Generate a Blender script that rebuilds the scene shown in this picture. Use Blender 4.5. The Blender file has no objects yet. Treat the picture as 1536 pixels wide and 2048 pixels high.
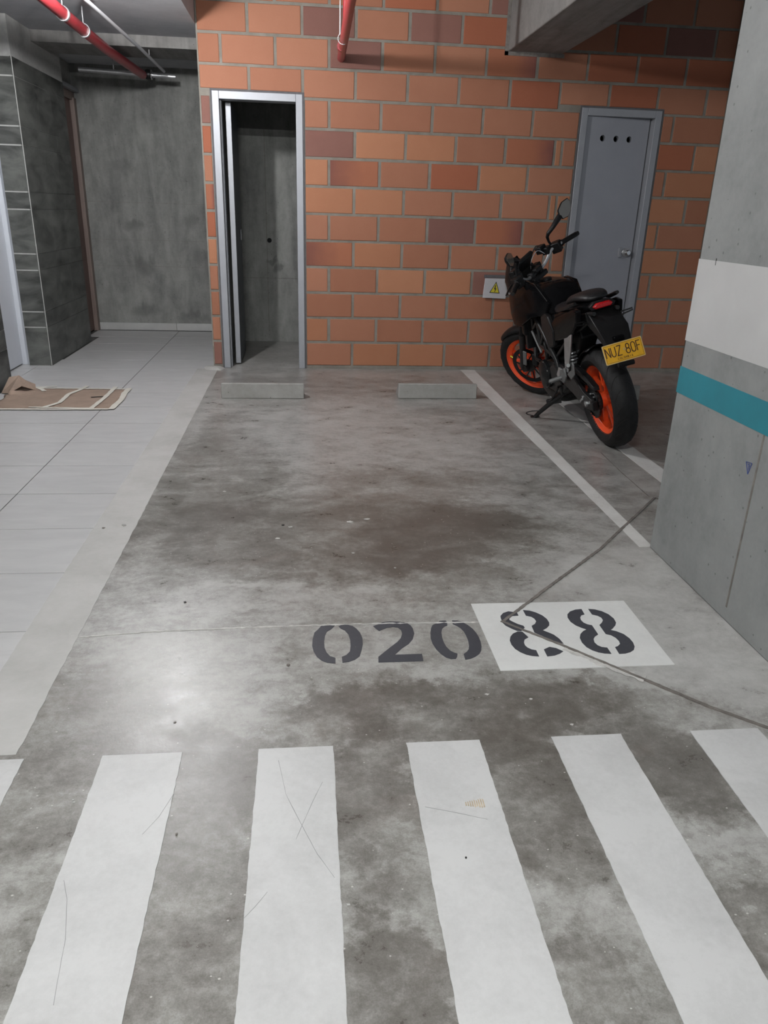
import bpy, bmesh, math, random
from mathutils import Vector, Matrix
random.seed(7)
R = math.radians
SC = bpy.context.scene
COL = SC.collection

# ------------------------------------------------------------------ camera
cd = bpy.data.cameras.new('camera'); cam = bpy.data.objects.new('camera', cd); COL.objects.link(cam)
pit, rol, yaw = 0.378859, 0.031035, -0.111475
fwd = Vector((-math.sin(yaw)*math.cos(pit), math.cos(yaw)*math.cos(pit), -math.sin(pit)))
rgt = Vector((math.cos(yaw), math.sin(yaw), 0)); upv = rgt.cross(fwd)
rr_ = rgt*math.cos(rol)+upv*math.sin(rol); uu_ = -rgt*math.sin(rol)+upv*math.cos(rol)
cam.matrix_world = Matrix(((rr_.x, uu_.x, -fwd.x, -0.213275), (rr_.y, uu_.y, -fwd.y, -6.53085), (rr_.z, uu_.z, -fwd.z, 1.279768), (0, 0, 0, 1)))
cd.sensor_fit = 'VERTICAL'; cd.sensor_height = 24.0; cd.lens = 1514.66*24.0/2048; cd.clip_start = 0.02
SC.camera = cam

# ------------------------------------------------------------------ world, exposure
w = bpy.data.worlds.new('world'); SC.world = w; w.use_nodes = True
w.node_tree.nodes['Background'].inputs[0].default_value = (0.80, 0.88, 1.0, 1)
w.node_tree.nodes['Background'].inputs[1].default_value = 0.2
SC.view_settings.view_transform = 'Standard'; SC.view_settings.look = 'None'
SC.view_settings.gamma = 1.0; SC.view_settings.use_curve_mapping = False
SC.view_settings.exposure = 0.52

# lamps of the garage: one bulb over the tiled hall (just above the frame), one fixture over the driving lane, and an unseen far one added as fill
LAMP_HALL = (-1.20, -1.75, 2.335)
HALL_POWER = 62.0   # the bulb mesh itself gives this light, see lit_bulb
LANE = [(-0.75, -6.35, 2.64), (0.1, -11.4, 2.64)]  # second fixture is unseen, added to fill the bay with light
LANE_POWER = 215.0   # given by the lit tube meshes, see lit_tube

# ------------------------------------------------------------------ node helpers / materials
class NT:
    def __init__(s, name):
        s.m = bpy.data.materials.new(name); s.m.use_nodes = True; s.t = s.m.node_tree
        s.b = s.t.nodes['Principled BSDF']
    def n(s, typ, **kw):
        x = s.t.nodes.new(typ)
        for k, v in kw.items(): setattr(x, k, v)
        return x
    def link(s, a, b): s.t.links.new(a, b)
    def val(s, sock, v):
        if hasattr(v, 'is_linked') or hasattr(v, 'links'): s.link(v, sock)
        else: sock.default_value = v
    def math(s, op, a, b=0.0, c=None, clamp=False):
        x = s.n('ShaderNodeMath', operation=op, use_clamp=clamp)
        s.val(x.inputs[0], a); s.val(x.inputs[1], b)
        if c is not None: s.val(x.inputs[2], c)
        return x.outputs[0]
    def pos(s, scale=(1, 1, 1), obj=False, rot=None):
        src = s.n('ShaderNodeTexCoord').outputs['Object'] if obj else s.n('ShaderNodeNewGeometry').outputs['Position']
        mp = s.n('ShaderNodeMapping'); mp.inputs['Scale'].default_value = scale
        if rot: mp.inputs['Rotation'].default_value = rot
        s.link(src, mp.inputs['Vector']); return mp.outputs[0]
    def noise(s, vec, scale, detail=6, rough=0.6, dist=0.0):
        x = s.n('ShaderNodeTexNoise'); x.inputs['Scale'].default_value = scale; x.inputs['Detail'].default_value = detail
        x.inputs['Roughness'].default_value = rough; x.inputs['Distortion'].default_value = dist
        s.link(vec, x.inputs['Vector']); return x.outputs['Fac']
    def ramp(s, fac, stops):
        x = s.n('ShaderNodeValToRGB'); s.link(fac, x.inputs[0]); e = x.color_ramp.elements
        while len(e) > 1: e.remove(e[-1])
        for i, (p_, c) in enumerate(stops):
            if not isinstance(c, (tuple, list)): c = (c, c, c)
            k = e[0] if i == 0 else e.new(p_)
            k.position = p_; k.color = (*c, 1)
        return x.outputs[0]
    def mix(s, fac, a, b, typ='MIX'):
        x = s.n('ShaderNodeMix', data_type='RGBA', blend_type=typ)
        s.val(x.inputs[0], fac)
        for sock, v in ((x.inputs[6], a), (x.inputs[7], b)):
            if isinstance(v, (tuple, list)): sock.default_value = (*v[:3], 1)
            else: s.link(v, sock)
        return x.outputs[2]
    def bump(s, h, strength=0.3, dist=0.01):
        x = s.n('ShaderNodeBump'); x.inputs['Strength'].default_value = strength; x.inputs['Distance'].default_value = dist
        s.link(h, x.inputs['Height']); s.link(x.outputs[0], s.b.inputs['Normal'])
    def base(s, c):
        if isinstance(c, (tuple, list)): s.b.inputs['Base Color'].default_value = (*c[:3], 1)
        else: s.link(c, s.b.inputs['Base Color'])
    def rough(s, r): s.val(s.b.inputs['Roughness'], r)

def plain(name, col, rough=0.5, metal=0.0, var=0.12, scale=30, bump=0.05, coat=0.0, obj=True, spec=None):
    k = NT(name); v = k.pos(obj=obj); n = k.noise(v, scale, 4)
    d = tuple(c*(1-var) for c in col); l = tuple(min(1, c*(1+var)) for c in col)
    k.base(k.ramp(n, [(0.3, d), (0.7, l)]))
    k.rough(k.math('MULTIPLY_ADD', n, 0.16, rough-0.08))
    k.b.inputs['Metallic'].default_value = metal
    if coat: k.b.inputs['Coat Weight'].default_value = coat; k.b.inputs['Coat Roughness'].default_value = 0.06
    if spec is not None: k.b.inputs['Specular IOR Level'].default_value = spec
    if bump: k.bump(n, bump, 0.003)
    return k.m

def concrete(name, dark, light, streak=(1, 1, 1), scale=2.2, rough=0.75, pits=True, bump=0.25, stains=None):
    k = NT(name)
    v = k.pos(streak); v1 = k.pos()
    big = k.noise(v, scale, 8, 0.62, 0.4); fine = k.noise(v1, 45, 5, 0.7); mid = k.noise(v1, 9, 6, 0.65)
    f = k.math('ADD', k.math('MULTIPLY', big, 0.6), k.math('ADD', k.math('MULTIPLY', mid, 0.25), k.math('MULTIPLY', fine, 0.15)))
    c = k.ramp(f, [(0.36, dark), (0.5, tuple((a+b)/2 for a, b in zip(dark, light))), (0.66, light)])
    if pits:
        vo = k.n('ShaderNodeTexVoronoi'); vo.inputs['Scale'].default_value = 21; k.link(v1, vo.inputs['Vector'])
        pit_ = k.math('LESS_THAN', k.math('ADD', vo.outputs['Distance'], k.math('MULTIPLY', fine, 0.12)), 0.150)
        gate = k.math('GREATER_THAN', k.noise(v1, 3.0, 3), 0.47)
        pm = k.math('MULTIPLY', pit_, gate)
        c = k.mix(k.math('MULTIPLY', pm, 0.55), c, tuple(x*0.35 for x in dark))
        k.bump(k.math('SUBTRACT', f, pm), bump, 0.006)
    else: k.bump(f, bump, 0.006)
    if stains:
        sw = k.n('ShaderNodeSeparateXYZ'); k.link(v1, sw.inputs[0]); cw = k.n('ShaderNodeCombineXYZ')
        wob = k.math('MULTIPLY', k.math('SUBTRACT', mid, .5), .22); wob2 = k.math('MULTIPLY', k.math('SUBTRACT', big, .5), .3)
        k.link(k.math('ADD', sw.outputs[0], wob), cw.inputs[0]); k.link(k.math('ADD', sw.outputs[2], wob2), cw.inputs[1])
        st_ = k.math('MULTIPLY', patches(k, cw.outputs[0], stains, .95), .85)
        c = k.mix(k.math('MINIMUM', st_, 1.0), c, tuple(x*.42 for x in dark))
    k.base(c); k.rough(rough); return k

# --- floor concrete: polished slab with worn dark patches where cars roll (fixed places)
def patches(k, v, items, soft=0.45):
    tot = None
    sx = k.n('ShaderNodeSeparateXYZ'); k.link(v, sx.inputs[0])
    for (x, y, rx, ry, s_) in items:
        dx = k.math('MULTIPLY', k.math('SUBTRACT', sx.outputs[0], x), 1/rx)
        dy = k.math('MULTIPLY', k.math('SUBTRACT', sx.outputs[1], y), 1/ry)
        d = k.math('ADD', k.math('MULTIPLY', dx, dx), k.math('MULTIPLY', dy, dy))
        mr = k.n('ShaderNodeMapRange', interpolation_type='SMOOTHSTEP')
        k.link(d, mr.inputs[0]); mr.inputs[1].default_value = 1+soft; mr.inputs[2].default_value = 1-soft
        mr.inputs[3].default_value = 0; mr.inputs[4].default_value = s_
        tot = mr.outputs[0] if tot is None else k.math('ADD', tot, mr.outputs[0])
    return tot
DARKP = [(-0.1, -3.55, 0.95, 0.42, .85), (0.45, -3.65, 0.45, 0.42, .5), (-0.62, -2.75, 0.3, 0.75, .45), (0.3, -2.95, .9, .22, .3), (-0.72, -1.75, .12, .5, .3),
         (0.25, -4.8, 0.5, 0.14, .7), (0.62, -4.82, 0.28, .12, .5), (-0.85, -4.9, .35, .35, .55), (-0.45, -5.35, .25, .5, .6), (0.33, -5.15, .14, .3, .8), (0.72, -5.1, .2, .18, .8), (-.06, -5.1, .12, .28, .75), (-.07, -5.6, .12, .16, .8),
         (0.75, -5.55, .18, .1, .7), (0.0, -4.72, .2, .1, .4), (0.3, -5.62, .1, .1, .5), (-.03, -0.55, .8, .2, .35), (.5, -.95, .7, .1, .35), (.75, -1.45, .3, .12, .25), (2.6, -1.8, .8, 1.2, .35), (-0.42, -4.98, 1.2, .08, .25)]
LIGHTP = [(0.1, -2.0, 0.8, 0.75, .45), (.72, -3.82, .2, .3, .9), (.98, -3.75, .25, .5, .5), (-0.3, -4.15, 0.45, .12, .7), (-.75, -4.2, .25, .15, .25), (-0.1, -4.62, .28, .08, .5), (.95, -4.62, .4, .28, .9), (-.03, -5.3, .06, .07, .6), (0.33, -5.38, .08, .09, .7), (.72, -5.3, .12, .08, .8), (-.42, -5.22, .08, .05, .4), (1.45, -4.3, .8, .55, .8), (0.3, -4.4, 1.5, .06, .2)]
def floor_mat():
    k = NT('parking_concrete')
    v = k.pos(); sv = k.pos((0.9, 1.25, 1))
    nx = k.n('ShaderNodeTexNoise'); nx.inputs['Scale'].default_value = 6.0; nx.inputs['Detail'].default_value = 9; nx.inputs['Roughness'].default_value = .74
    k.link(v, nx.inputs['Vector'])
    wv = k.n('ShaderNodeVectorMath', operation='SUBTRACT'); k.link(nx.outputs['Color'], wv.inputs[0]); wv.inputs[1].default_value = (.5, .5, .5)
    sc_ = k.n('ShaderNodeVectorMath', operation='SCALE'); k.link(wv.outputs[0], sc_.inputs[0]); sc_.inputs['Scale'].default_value = 0.5
    ad = k.n('ShaderNodeVectorMath', operation='ADD'); k.link(v, ad.inputs[0]); k.link(sc_.outputs[0], ad.inputs[1])
    dk = patches(k, ad.outputs[0], DARKP, .36); lt = patches(k, ad.outputs[0], LIGHTP, .3)
    big = k.noise(sv, 1.5, 9, .62, .6); mid = k.noise(sv, 7, 8, .7, .3); fine = k.noise(v, 38, 7, .8); grain = k.noise(v, 260, 3, .8)
    f = k.math('MULTIPLY_ADD', big, 0.62, 0.18)
    f = k.math('ADD', f, k.math('MULTIPLY', k.math('SUBTRACT', mid, .5), 1.15))
    f = k.math('ADD', f, k.math('MULTIPLY', k.math('SUBTRACT', fine, .5), .8))
    f = k.math('ADD', f, k.math('MULTIPLY', k.math('SUBTRACT', grain, .5), .42))
    f = k.math('SUBTRACT', f, k.math('MULTIPLY', dk, .30)); f = k.math('ADD', f, k.math('MULTIPLY', lt, .18))
    c = k.ramp(f, [(0.0, (.098, .091, .080)), (0.22, (.150, .143, .129)), (0.42, (.232, .226, .210)), (0.60, (.330, .325, .308)), (0.92, (.430, .428, .412))])
    # brown tyre tint in the worn areas
    tint = k.math('MULTIPLY', k.math('MULTIPLY', dk, k.noise(v, 2.6, 4)), .13, clamp=True)
    c = k.mix(tint, c, (.155, .118, .098))
    # reddish clay dust in places
    rd = k.n('ShaderNodeMapRange', interpolation_type='SMOOTHSTEP'); k.link(k.noise(k.pos((1, 1.2, 1), rot=(0, 0, .4)), 1.9, 8, .7, .5), rd.inputs[0]); rd.inputs[1].default_value = .54; rd.inputs[2].default_value = .70; rd.inputs[4].default_value = .20
    c = k.mix(rd.outputs[0], c, (.19, .145, .125))
    # white paint specks and chips
    vo = k.n('ShaderNodeTexVoronoi'); vo.inputs['Scale'].default_value = 26; vo.inputs['Randomness'].default_value = 1.0
    v2 = k.pos((1, 1.4, 1)); k.link(v2, vo.inputs['Vector'])
    th = k.math('MULTIPLY', k.noise(v, 1.1, 3), .085)
    sp = k.math('LESS_THAN', k.math('ADD', vo.outputs['Distance'], k.math('MULTIPLY', fine, .09)), k.math('ADD', th, .060))
    c = k.mix(k.math('MULTIPLY', sp, .8), c, (.52, .50, .47))
    vd = k.n('ShaderNodeTexVoronoi'); vd.inputs['Scale'].default_value = 5.5; k.link(k.pos((1, 1, 1), rot=(0, 0, .6)), vd.inputs['Vector'])
    sd = k.math('LESS_THAN', k.math('ADD', vd.outputs['Distance'], k.math('MULTIPLY', fine, .05)), .055)
    # fine scratches
    wa = k.n('ShaderNodeTexWave', wave_type='RINGS'); wa.inputs['Scale'].default_value = .55; wa.inputs['Distortion'].default_value = 16; wa.inputs['Detail'].default_value = 3
    wa.inputs['Detail Scale'].default_value = .6; k.link(v, wa.inputs['Vector'])
    k.base(c)
    k.rough(k.math('ADD', k.math('MULTIPLY', mid, .34), k.math('MULTIPLY', fine, .16)), ) if False else k.rough(k.math('MULTIPLY_ADD', k.math('ADD', k.math('MULTIPLY', mid, .7), k.math('MULTIPLY', fine, .3)), .55, .06))
    k.b.inputs['Specular IOR Level'].default_value = .5
    k.bump(k.math('ADD', k.math('MULTIPLY', fine, .6), k.math('MULTIPLY', mid, .6)), .22, .004)
    return k.m
M = {}
M['floor'] = floor_mat()
def paint(name, base, dirt, chip, amt=.5, rough=.5):
    k = NT(name); v = k.pos(); a = k.noise(v, 4, 8, .65, .4); b = k.noise(v, 55, 5, .75); m = k.noise(v, 14, 6, .7)
    c = k.ramp(k.math('MULTIPLY_ADD', a, .7, k.math('MULTIPLY', b, .3)), [(.3, dirt), (.58, base)])
    ch = k.math('GREATER_THAN', k.math('ADD', m, k.math('MULTIPLY', b, .35)), .98-amt*.16)
    c = k.mix(k.math('MULTIPLY', ch, .75), c, chip)
    k.base(c); k.rough(rough); k.b.inputs['Specular IOR Level'].default_value = .4; k.bump(b, .12, .002); return k.m
M['stripe'] = paint('white_road_paint', (.53, .53, .525), (.41, .41, .405), (.30, .285, .27), .35, .45)
M['line'] = paint('greyed_line_paint', (.60, .595, .575), (.47, .46, .44), (.26, .25, .23), .8, .5)
M['plate_paint'] = paint('white_panel_paint', (.62, .625, .61), (.54, .54, .53), (.38, .37, .35), .3, .5)
M['digit'] = paint('charcoal_stencil_paint', (.052, .054, .064), (.038, .040, .048), (.20, .195, .19), .55, .5)
M['joint'] = plain('joint_filler', (.15, .135, .122), .8, var=.35, scale=25, obj=False, bump=.4)
M['chipped'] = plain('torn_concrete', (.47, .46, .44), .8, var=.25, scale=30, obj=False, bump=.3)

def brick_mat(name, a, b, edge=None):
    k = NT(name); v = k.pos((1, 1, 1)); vs = k.pos((3, 1, 40)); n = k.noise(v, 7, 5, .6); s_ = k.noise(vs, 2.2, 3); f = k.noise(v, 90, 4, .7)
    oi = k.n('ShaderNodeObjectInfo')
    fac = k.math('ADD', k.math('MULTIPLY', oi.outputs['Random'], .45), k.math('ADD', k.math('MULTIPLY', n, .35), k.math('MULTIPLY', f, .2)))
    c = k.ramp(fac, [(.18, a), (.8, b)])
    if edge:
        g = k.n('ShaderNodeTexCoord'); sx = k.n('ShaderNodeSeparateXYZ'); k.link(g.outputs['Generated'], sx.inputs[0])
        d = k.math('ADD', sx.outputs[0], k.math('MULTIPLY', k.math('SUBTRACT', n, .5), .5))
        mr = k.n('ShaderNodeMapRange'); k.link(d, mr.inputs[0]); mr.inputs[1].default_value = edge[1]; mr.inputs[2].default_value = edge[2]
        c = k.mix(mr.outputs[0], c, edge[0])
    k.base(c); k.rough(.82); k.bump(k.math('ADD', k.math('MULTIPLY', s_, .5), f), .25, .003); return k.m
M['brick'] = brick_mat('orange_clay', (.262, .104, .057), (.325, .143, .084))
M['brick_pale'] = brick_mat('pale_clay', (.315, .130, .066), (.37, .168, .090))
M['brick_red'] = brick_mat('red_clay', (.245, .074, .036), (.30, .098, .048))
M['brick_redl'] = brick_mat('red_burnt_left_clay', (.27, .095, .048), (.31, .115, .06), ((.17, .060, .042), .7, .0))
M['brick_redr'] = brick_mat('red_burnt_right_clay', (.26, .088, .045), (.30, .108, .055), ((.15, .05, .045), .55, 1.1))
M['brick_dark'] = brick_mat('overburnt_clay', (.150, .066, .052), (.215, .098, .075))
M['mortar'] = concrete('mortar', (.150, .137, .115), (.225, .208, .180), scale=9, pits=False, bump=.5, rough=.95).m
k = concrete('formed_concrete', (.125, .127, .121), (.275, .277, .262), (3.2, 1, .8), 2.4, stains=[(-1.93, 1.07, .11, .05, .45), (-1.36, 1.12, .07, .07, .4), (-1.86, .66, .10, .09, .55), (-1.28, .75, .07, .08, .4), (-1.9, .22, .12, .06, .5), (-1.35, .14, .16, .04, .4), (-2.0, 1.62, .12, .05, .3), (-1.05, .9, .05, .9, .5), (-.5, .8, .05, .03, .6), (-.45, .72, .04, .04, .6)])
# panel joints of the formwork
M['wall_concrete'] = k.m
M['pillar'] = concrete('pillar_concrete', (.165, .172, .172), (.275, .282, .278), (1, 1.2, 1), 1.9, .7).m
M['ceil'] = concrete('ceiling_concrete', (.32, .325, .345), (.48, .485, .50), (1, 1, 1), 1.3, .85, pits=False).m
M['beam'] = concrete('beam_concrete', (.13, .125, .12), (.27, .262, .25), (9, 1, 1), 1.2, .85).m
M['stop'] = concrete('kerb_concrete', (.215, .21, .195), (.335, .33, .315), (1, 1, 1), 3, .8).m
M['band'] = concrete('screed', (.36, .355, .335), (.475, .47, .455), (1, 1, 1), 3, .6, pits=False, bump=.12).m
M['dado'] = plain('pillar_white_paint', (.47, .47, .465), .6, var=.06, scale=4, obj=False, bump=.1)
M['teal'] = plain('pillar_teal_paint', (.018, .185, .235), .55, var=.12, scale=6, obj=False, bump=.08)
def tile_mat(name, dark, light, rough, stretch, scale=3, bump=.05):
    k = NT(name); v = k.pos(stretch); n = k.noise(v, scale, 7, .62, .5); oi = k.n('ShaderNodeObjectInfo')
    f = k.math('ADD', n, k.math('MULTIPLY', k.math('SUBTRACT', oi.outputs['Random'], .5), .12))
    k.base(k.ramp(f, [(.3, dark), (.72, light)])); k.rough(rough); k.bump(n, bump, .002); return k.m
M['ftile'] = tile_mat('pale_porcelain', (.43, .43, .43), (.50, .50, .495), .38, (1, 3, 1), 5)
M['sealant'] = plain('dark_sealant', (.085, .083, .088), .8, var=.2, obj=False)
M['grout'] = plain('grey_grout', (.085, .082, .08), .9, var=.1, obj=False)
M['wtile'] = tile_mat('dark_slate_tile', (.014, .0150, .014), (.125, .130, .120), .42, (1.2, 1.2, 3.2), 2.6, .12)
M['wgrout'] = plain('pale_grout', (.36, .36, .345), .85, var=.1, obj=False)
M['skirt'] = tile_mat('skirting_porcelain', (.36, .36, .355), (.44, .44, .43), .5, (1, 1, 1), 5)
M['plaster'] = plain('dim_plaster', (.06, .064, .07), .85, var=.08, scale=6, obj=False)
M['alu'] = plain('satin_aluminium', (.29, .30, .322), .5, .35, var=.05, scale=8, bump=.02)
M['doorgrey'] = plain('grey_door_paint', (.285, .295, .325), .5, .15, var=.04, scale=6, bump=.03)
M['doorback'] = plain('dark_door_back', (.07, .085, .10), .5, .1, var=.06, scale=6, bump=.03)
M['whitedoor'] = plain('white_door_paint', (.56, .585, .63), .45, var=.03, scale=5, bump=.02)
def wood():
    k = NT('reddish_wood'); v = k.pos((14, 14, .8)); n = k.noise(v, 3, 6, .6, .8)
    k.base(k.ramp(n, [(.3, (.075, .040, .034)), (.7, (.145, .088, .075))])); k.rough(.5); k.bump(n, .1, .002); return k.m
M['wood'] = wood()
def wood2():
    k = NT('pale_wood_trim'); v = k.pos((14, 14, .8)); n = k.noise(v, 3, 6, .6, .8)
    k.base(k.ramp(n, [(.3, (.135, .098, .085)), (.7, (.21, .16, .14))])); k.rough(.5); return k.m
M['wood2'] = wood2()
M['redpipe'] = plain('red_pipe_paint', (.30, .028, .035), .35, .0, var=.1, scale=12)
M['galv'] = plain('galvanised_steel', (.50, .50, .51), .38, .8, var=.1, scale=30)
M['conduit'] = plain('white_conduit', (.55, .55, .57), .5, var=.05)
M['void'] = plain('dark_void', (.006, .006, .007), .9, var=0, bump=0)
M['bulb'] = NT('lit_bulb').m
_b = M['bulb'].node_tree.nodes['Principled BSDF']; _b.inputs['Emission Color'].default_value = (.99, .99, 1, 1); _b.inputs['Emission Strength'].default_value = HALL_POWER*23
M['lit_tube'] = NT('lit_tube').m
_b = M['lit_tube'].node_tree.nodes['Principled BSDF']; _b.inputs['Emission Color'].default_value = (.985, .995, .985, 1); _b.inputs['Emission Strength'].default_value = LANE_POWER*2.43
M['card'] = plain('brown_kraft_paper', (.27, .20, .155), .8, var=.16, scale=9, obj=False, bump=.35)
M['tape'] = plain('masking_tape', (.58, .56, .50), .7, var=.08, scale=14, obj=False, bump=.2)
M['boxwhite'] = plain('white_plastic', (.42, .41, .425), .5, var=.03, bump=.02)
M['yellow'] = plain('warning_yellow', (.52, .44, .025), .5, var=.05, bump=0)
M['black'] = plain('black_ink', (.012, .011, .010), .6, var=0, bump=0)
M['blueink'] = plain('blue_marker', (.035, .06, .22), .6, var=.1, bump=0)
M['scuff'] = plain('grey_scuff', (.27, .27, .265), .7, var=.1, bump=0)
M['amber'] = plain('brown_scuff', (.44, .36, .25), .6, var=.3, scale=80, bump=0)
# motorcycle
M['gloss'] = plain('gloss_black_paint', (.004, .004, .0045), .12, 0, var=.1, bump=0, coat=0, spec=.05)
M['highlight_gloss'] = plain('crease_highlight_gloss', (.02, .02, .021), .18, 0.6, var=.1, bump=0, coat=1.0)  # metallic gloss only for the bead that imitates the shroud's crease highlight
M['satin'] = plain('satin_black_plastic', (.007, .007, .0075), .42, 0, var=.15, scale=60, bump=.05, spec=.22)
M['leather'] = plain('black_seat_vinyl', (.009, .009, .010), .45, 0, var=.15, scale=150, bump=.15, spec=.4)
M['steelb'] = plain('black_steel', (.009, .009, .0095), .42, .15, var=.2, scale=40)
M['engine'] = plain('dark_cast_metal', (.011, .012, .013), .42, .5, var=.3, scale=35, bump=.15)
M['silver'] = plain('cast_aluminium', (.50, .51, .52), .34, .85, var=.1, scale=20)
M['greyal'] = plain('grey_alloy', (.16, .165, .165), .5, .4, var=.12, scale=30)
M['chrome'] = plain('polished_steel', (.72, .72, .72), .14, 1.0, var=.03, bump=0)
M['orange'] = plain('orange_wheel_paint', (.78, .075, .014), .38, 0, var=.06, scale=20, bump=.02, coat=.3)
M['lens'] = plain('red_lens', (.42, .004, .006), .22, 0, var=.25, scale=120, bump=.2, coat=.8)
M['amberlens'] = plain('clear_lens', (.25, .25, .25), .2, 0, var=.1)
M['platey'] = plain('plate_yellow', (.78, .42, .018), .45, 0, var=.08, scale=20, bump=.02)
M['plateedge'] = plain('plate_pale_edge', (.60, .47, .25), .5, 0, var=.1)
M['platetext'] = plain('plate_maroon', (.045, .010, .008), .5, 0, var=0, bump=0)
M['mirror'] = plain('mirror_glass', (.24, .225, .20), .09, .6, var=.02, bump=0)
def rubber():
    k = NT('tyre_rubber'); v = k.pos(obj=True); n = k.noise(v, 22, 5, .65); f = k.noise(v, 240, 3)
    k.base(k.ramp(n, [(.3, (.006, .006, .0065)), (.7, (.014, .014, .0145))])); k.rough(.62); k.b.inputs['Specular IOR Level'].default_value = .3
    k.bump(f, .2, .002); return k.m
M['rubber'] = rubber()

# ------------------------------------------------------------------ mesh helpers
def setp(o, label=None, cat=None, group=None, kind=None):
    if label: o['label'] = label
    if cat: o['category'] = cat
    if group: o['group'] = group
    if kind: o['kind'] = kind
    return o
def link(name, bm, mat, parent=None, smooth=False, bevel=0, seg=2, sub=0, recalc=True, angle=40):
    if recalc: bmesh.ops.recalc_face_normals(bm, faces=bm.faces)
    me = bpy.data.meshes.new(name); bm.to_mesh(me); bm.free()
    o = bpy.data.objects.new(name, me); COL.objects.link(o)
    for m_ in (mat if isinstance(mat, (list, tuple)) else [mat]):
        me.materials.append(M[m_] if isinstance(m_, str) else m_)
    if parent is not None: o.parent = parent
    if bevel:
        b = o.modifiers.new('bevel', 'BEVEL'); b.width = bevel; b.segments = seg; b.limit_method = 'ANGLE'; b.angle_limit = R(35)
    if sub:
        s_ = o.modifiers.new('sub', 'SUBSURF'); s_.levels = sub; s_.render_levels = sub
    if smooth or sub or bevel:
        me.polygons.foreach_set('use_smooth', [True]*len(me.polygons))
        if not sub:
            try: me.set_sharp_from_angle(angle=R(angle))
            except Exception: pass
    return o
def empty(name, loc=(0, 0, 0)):
    o = bpy.data.objects.new(name, None); o.empty_display_size = .1; o.location = loc; COL.objects.link(o); return o
def abox(bm, x0, x1, y0, y1, z0, z1, mi=0):
    v = [bm.verts.new(c) for c in ((x0, y0, z0), (x1, y0, z0), (x1, y1, z0), (x0, y1, z0), (x0, y0, z1), (x1, y0, z1), (x1, y1, z1), (x0, y1, z1))]
    for f in ((0, 3, 2, 1), (4, 5, 6, 7), (0, 1, 5, 4), (1, 2, 6, 5), (2, 3, 7, 6), (3, 0, 4, 7)):
        fc = bm.faces.new([v[i] for i in f]); fc.material_index = mi
    return v
def box(name, x0, x1, y0, y1, z0, z1, mat, parent=None, bevel=0, **kw):
    bm = bmesh.new(); abox(bm, x0, x1, y0, y1, z0, z1); return link(name, bm, mat, parent, bevel=bevel, **kw)
def aprism(bm, pts, h0, h1, axis='z', taper=None):
    """polygon extruded along an axis; pts are 2-D; axis z:(x,y), y:(x,z), x:(y,z)"""
    def P(a, b, h):
        return (a, b, h) if axis == 'z' else ((a, h, b) if axis == 'y' else (h, a, b))
    lo = [bm.verts.new(P(a, b, h0)) for a, b in pts]
    q_ = pts
    if taper:
        cx = sum(a for a, b in pts)/len(pts); cy = sum(b for a, b in pts)/len(pts)
        q_ = [(cx+(a-cx)*taper, cy+(b-cy)*taper) for a, b in pts]
    hi = [bm.verts.new(P(a, b, h1)) for a, b in q_]
    n = len(pts); bm.faces.new(lo); bm.faces.new(hi[::-1])
    for i in range(n): bm.faces.new((lo[i], hi[i], hi[(i+1) % n], lo[(i+1) % n]))
def prism(name, pts, h0, h1, mat, parent=None, axis='z', taper=None, **kw):
    bm = bmesh.new(); aprism(bm, pts, h0, h1, axis, taper); return link(name, bm, mat, parent, **kw)
def atube(bm, pts, r, seg=12, cap=True):
    pts = [Vector(p_) for p_ in pts]; n = len(pts); rr = r if isinstance(r, (list, tuple)) else [r]*n
    rings = []; ref = None
    for i, p_ in enumerate(pts):
        t = (pts[min(i+1, n-1)]-pts[max(i-1, 0)]).normalized()
        if ref is None:
            ref = t.orthogonal().normalized()
        ref = (ref-t*ref.dot(t)).normalized(); bi = t.cross(ref)
        rings.append([bm.verts.new(p_+(ref*math.cos(a)+bi*math.sin(a))*rr[i]) for a in [2*math.pi*j/seg for j in range(seg)]])
    for i in range(n-1):
        for j in range(seg):
            bm.faces.new((rings[i][j], rings[i][(j+1) % seg], rings[i+1][(j+1) % seg], rings[i+1][j]))
    if cap: bm.faces.new(rings[0][::-1]); bm.faces.new(rings[-1])
def tube(name, pts, r, mat, parent=None, seg=12, smooth_path=0, **kw):
    if smooth_path: pts = spline(pts, smooth_path)
    bm = bmesh.new(); atube(bm, pts, r, seg); return link(name, bm, mat, parent, smooth=True, **kw)
def spline(pts, n):
    P = [Vector(p_) for p_ in pts]; out = []
    for i in range(len(P)-1):
        a = P[max(i-1, 0)]; b = P[i]; c = P[i+1]; d = P[min(i+2, len(P)-1)]
        for j in range(n):
            t = j/n
            out.append(.5*((2*b)+(-a+c)*t+(2*a-5*b+4*c-d)*t*t+(-a+3*b-3*c+d)*t*t*t))
    out.append(P[-1]); return out
def alathe(bm, prof, c, axis='y', seg=48, closed=False):
    """prof: (r, h) pairs round an axis through c"""
    rings = []
    for r_, h in prof:
        ring = []
        for j in range(seg):
            a = 2*math.pi*j/seg; ca, sa = r_*math.cos(a), r_*math.sin(a)
            ring.append(bm.verts.new((c[0]+ca, c[1]+h, c[2]+sa) if axis == 'y' else ((c[0]+ca, c[1]+sa, c[2]+h) if axis == 'z' else (c[0]+h, c[1]+ca, c[2]+sa))))
        rings.append(ring)
    m_ = len(rings)
    for i in range(m_ if closed else m_-1):
        a, b = rings[i], rings[(i+1) % m_]
        for j in range(seg): bm.faces.new((a[j], a[(j+1) % seg], b[(j+1) % seg], b[j]))
    if not closed:
        bm.faces.new(rings[0]); bm.faces.new(rings[-1])
def lathe(name, prof, c, mat, parent=None, axis='y', seg=48, closed=False, **kw):
    bm = bmesh.new(); alathe(bm, prof, c, axis, seg, closed); return link(name, bm, mat, parent, smooth=True, **kw)

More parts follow.
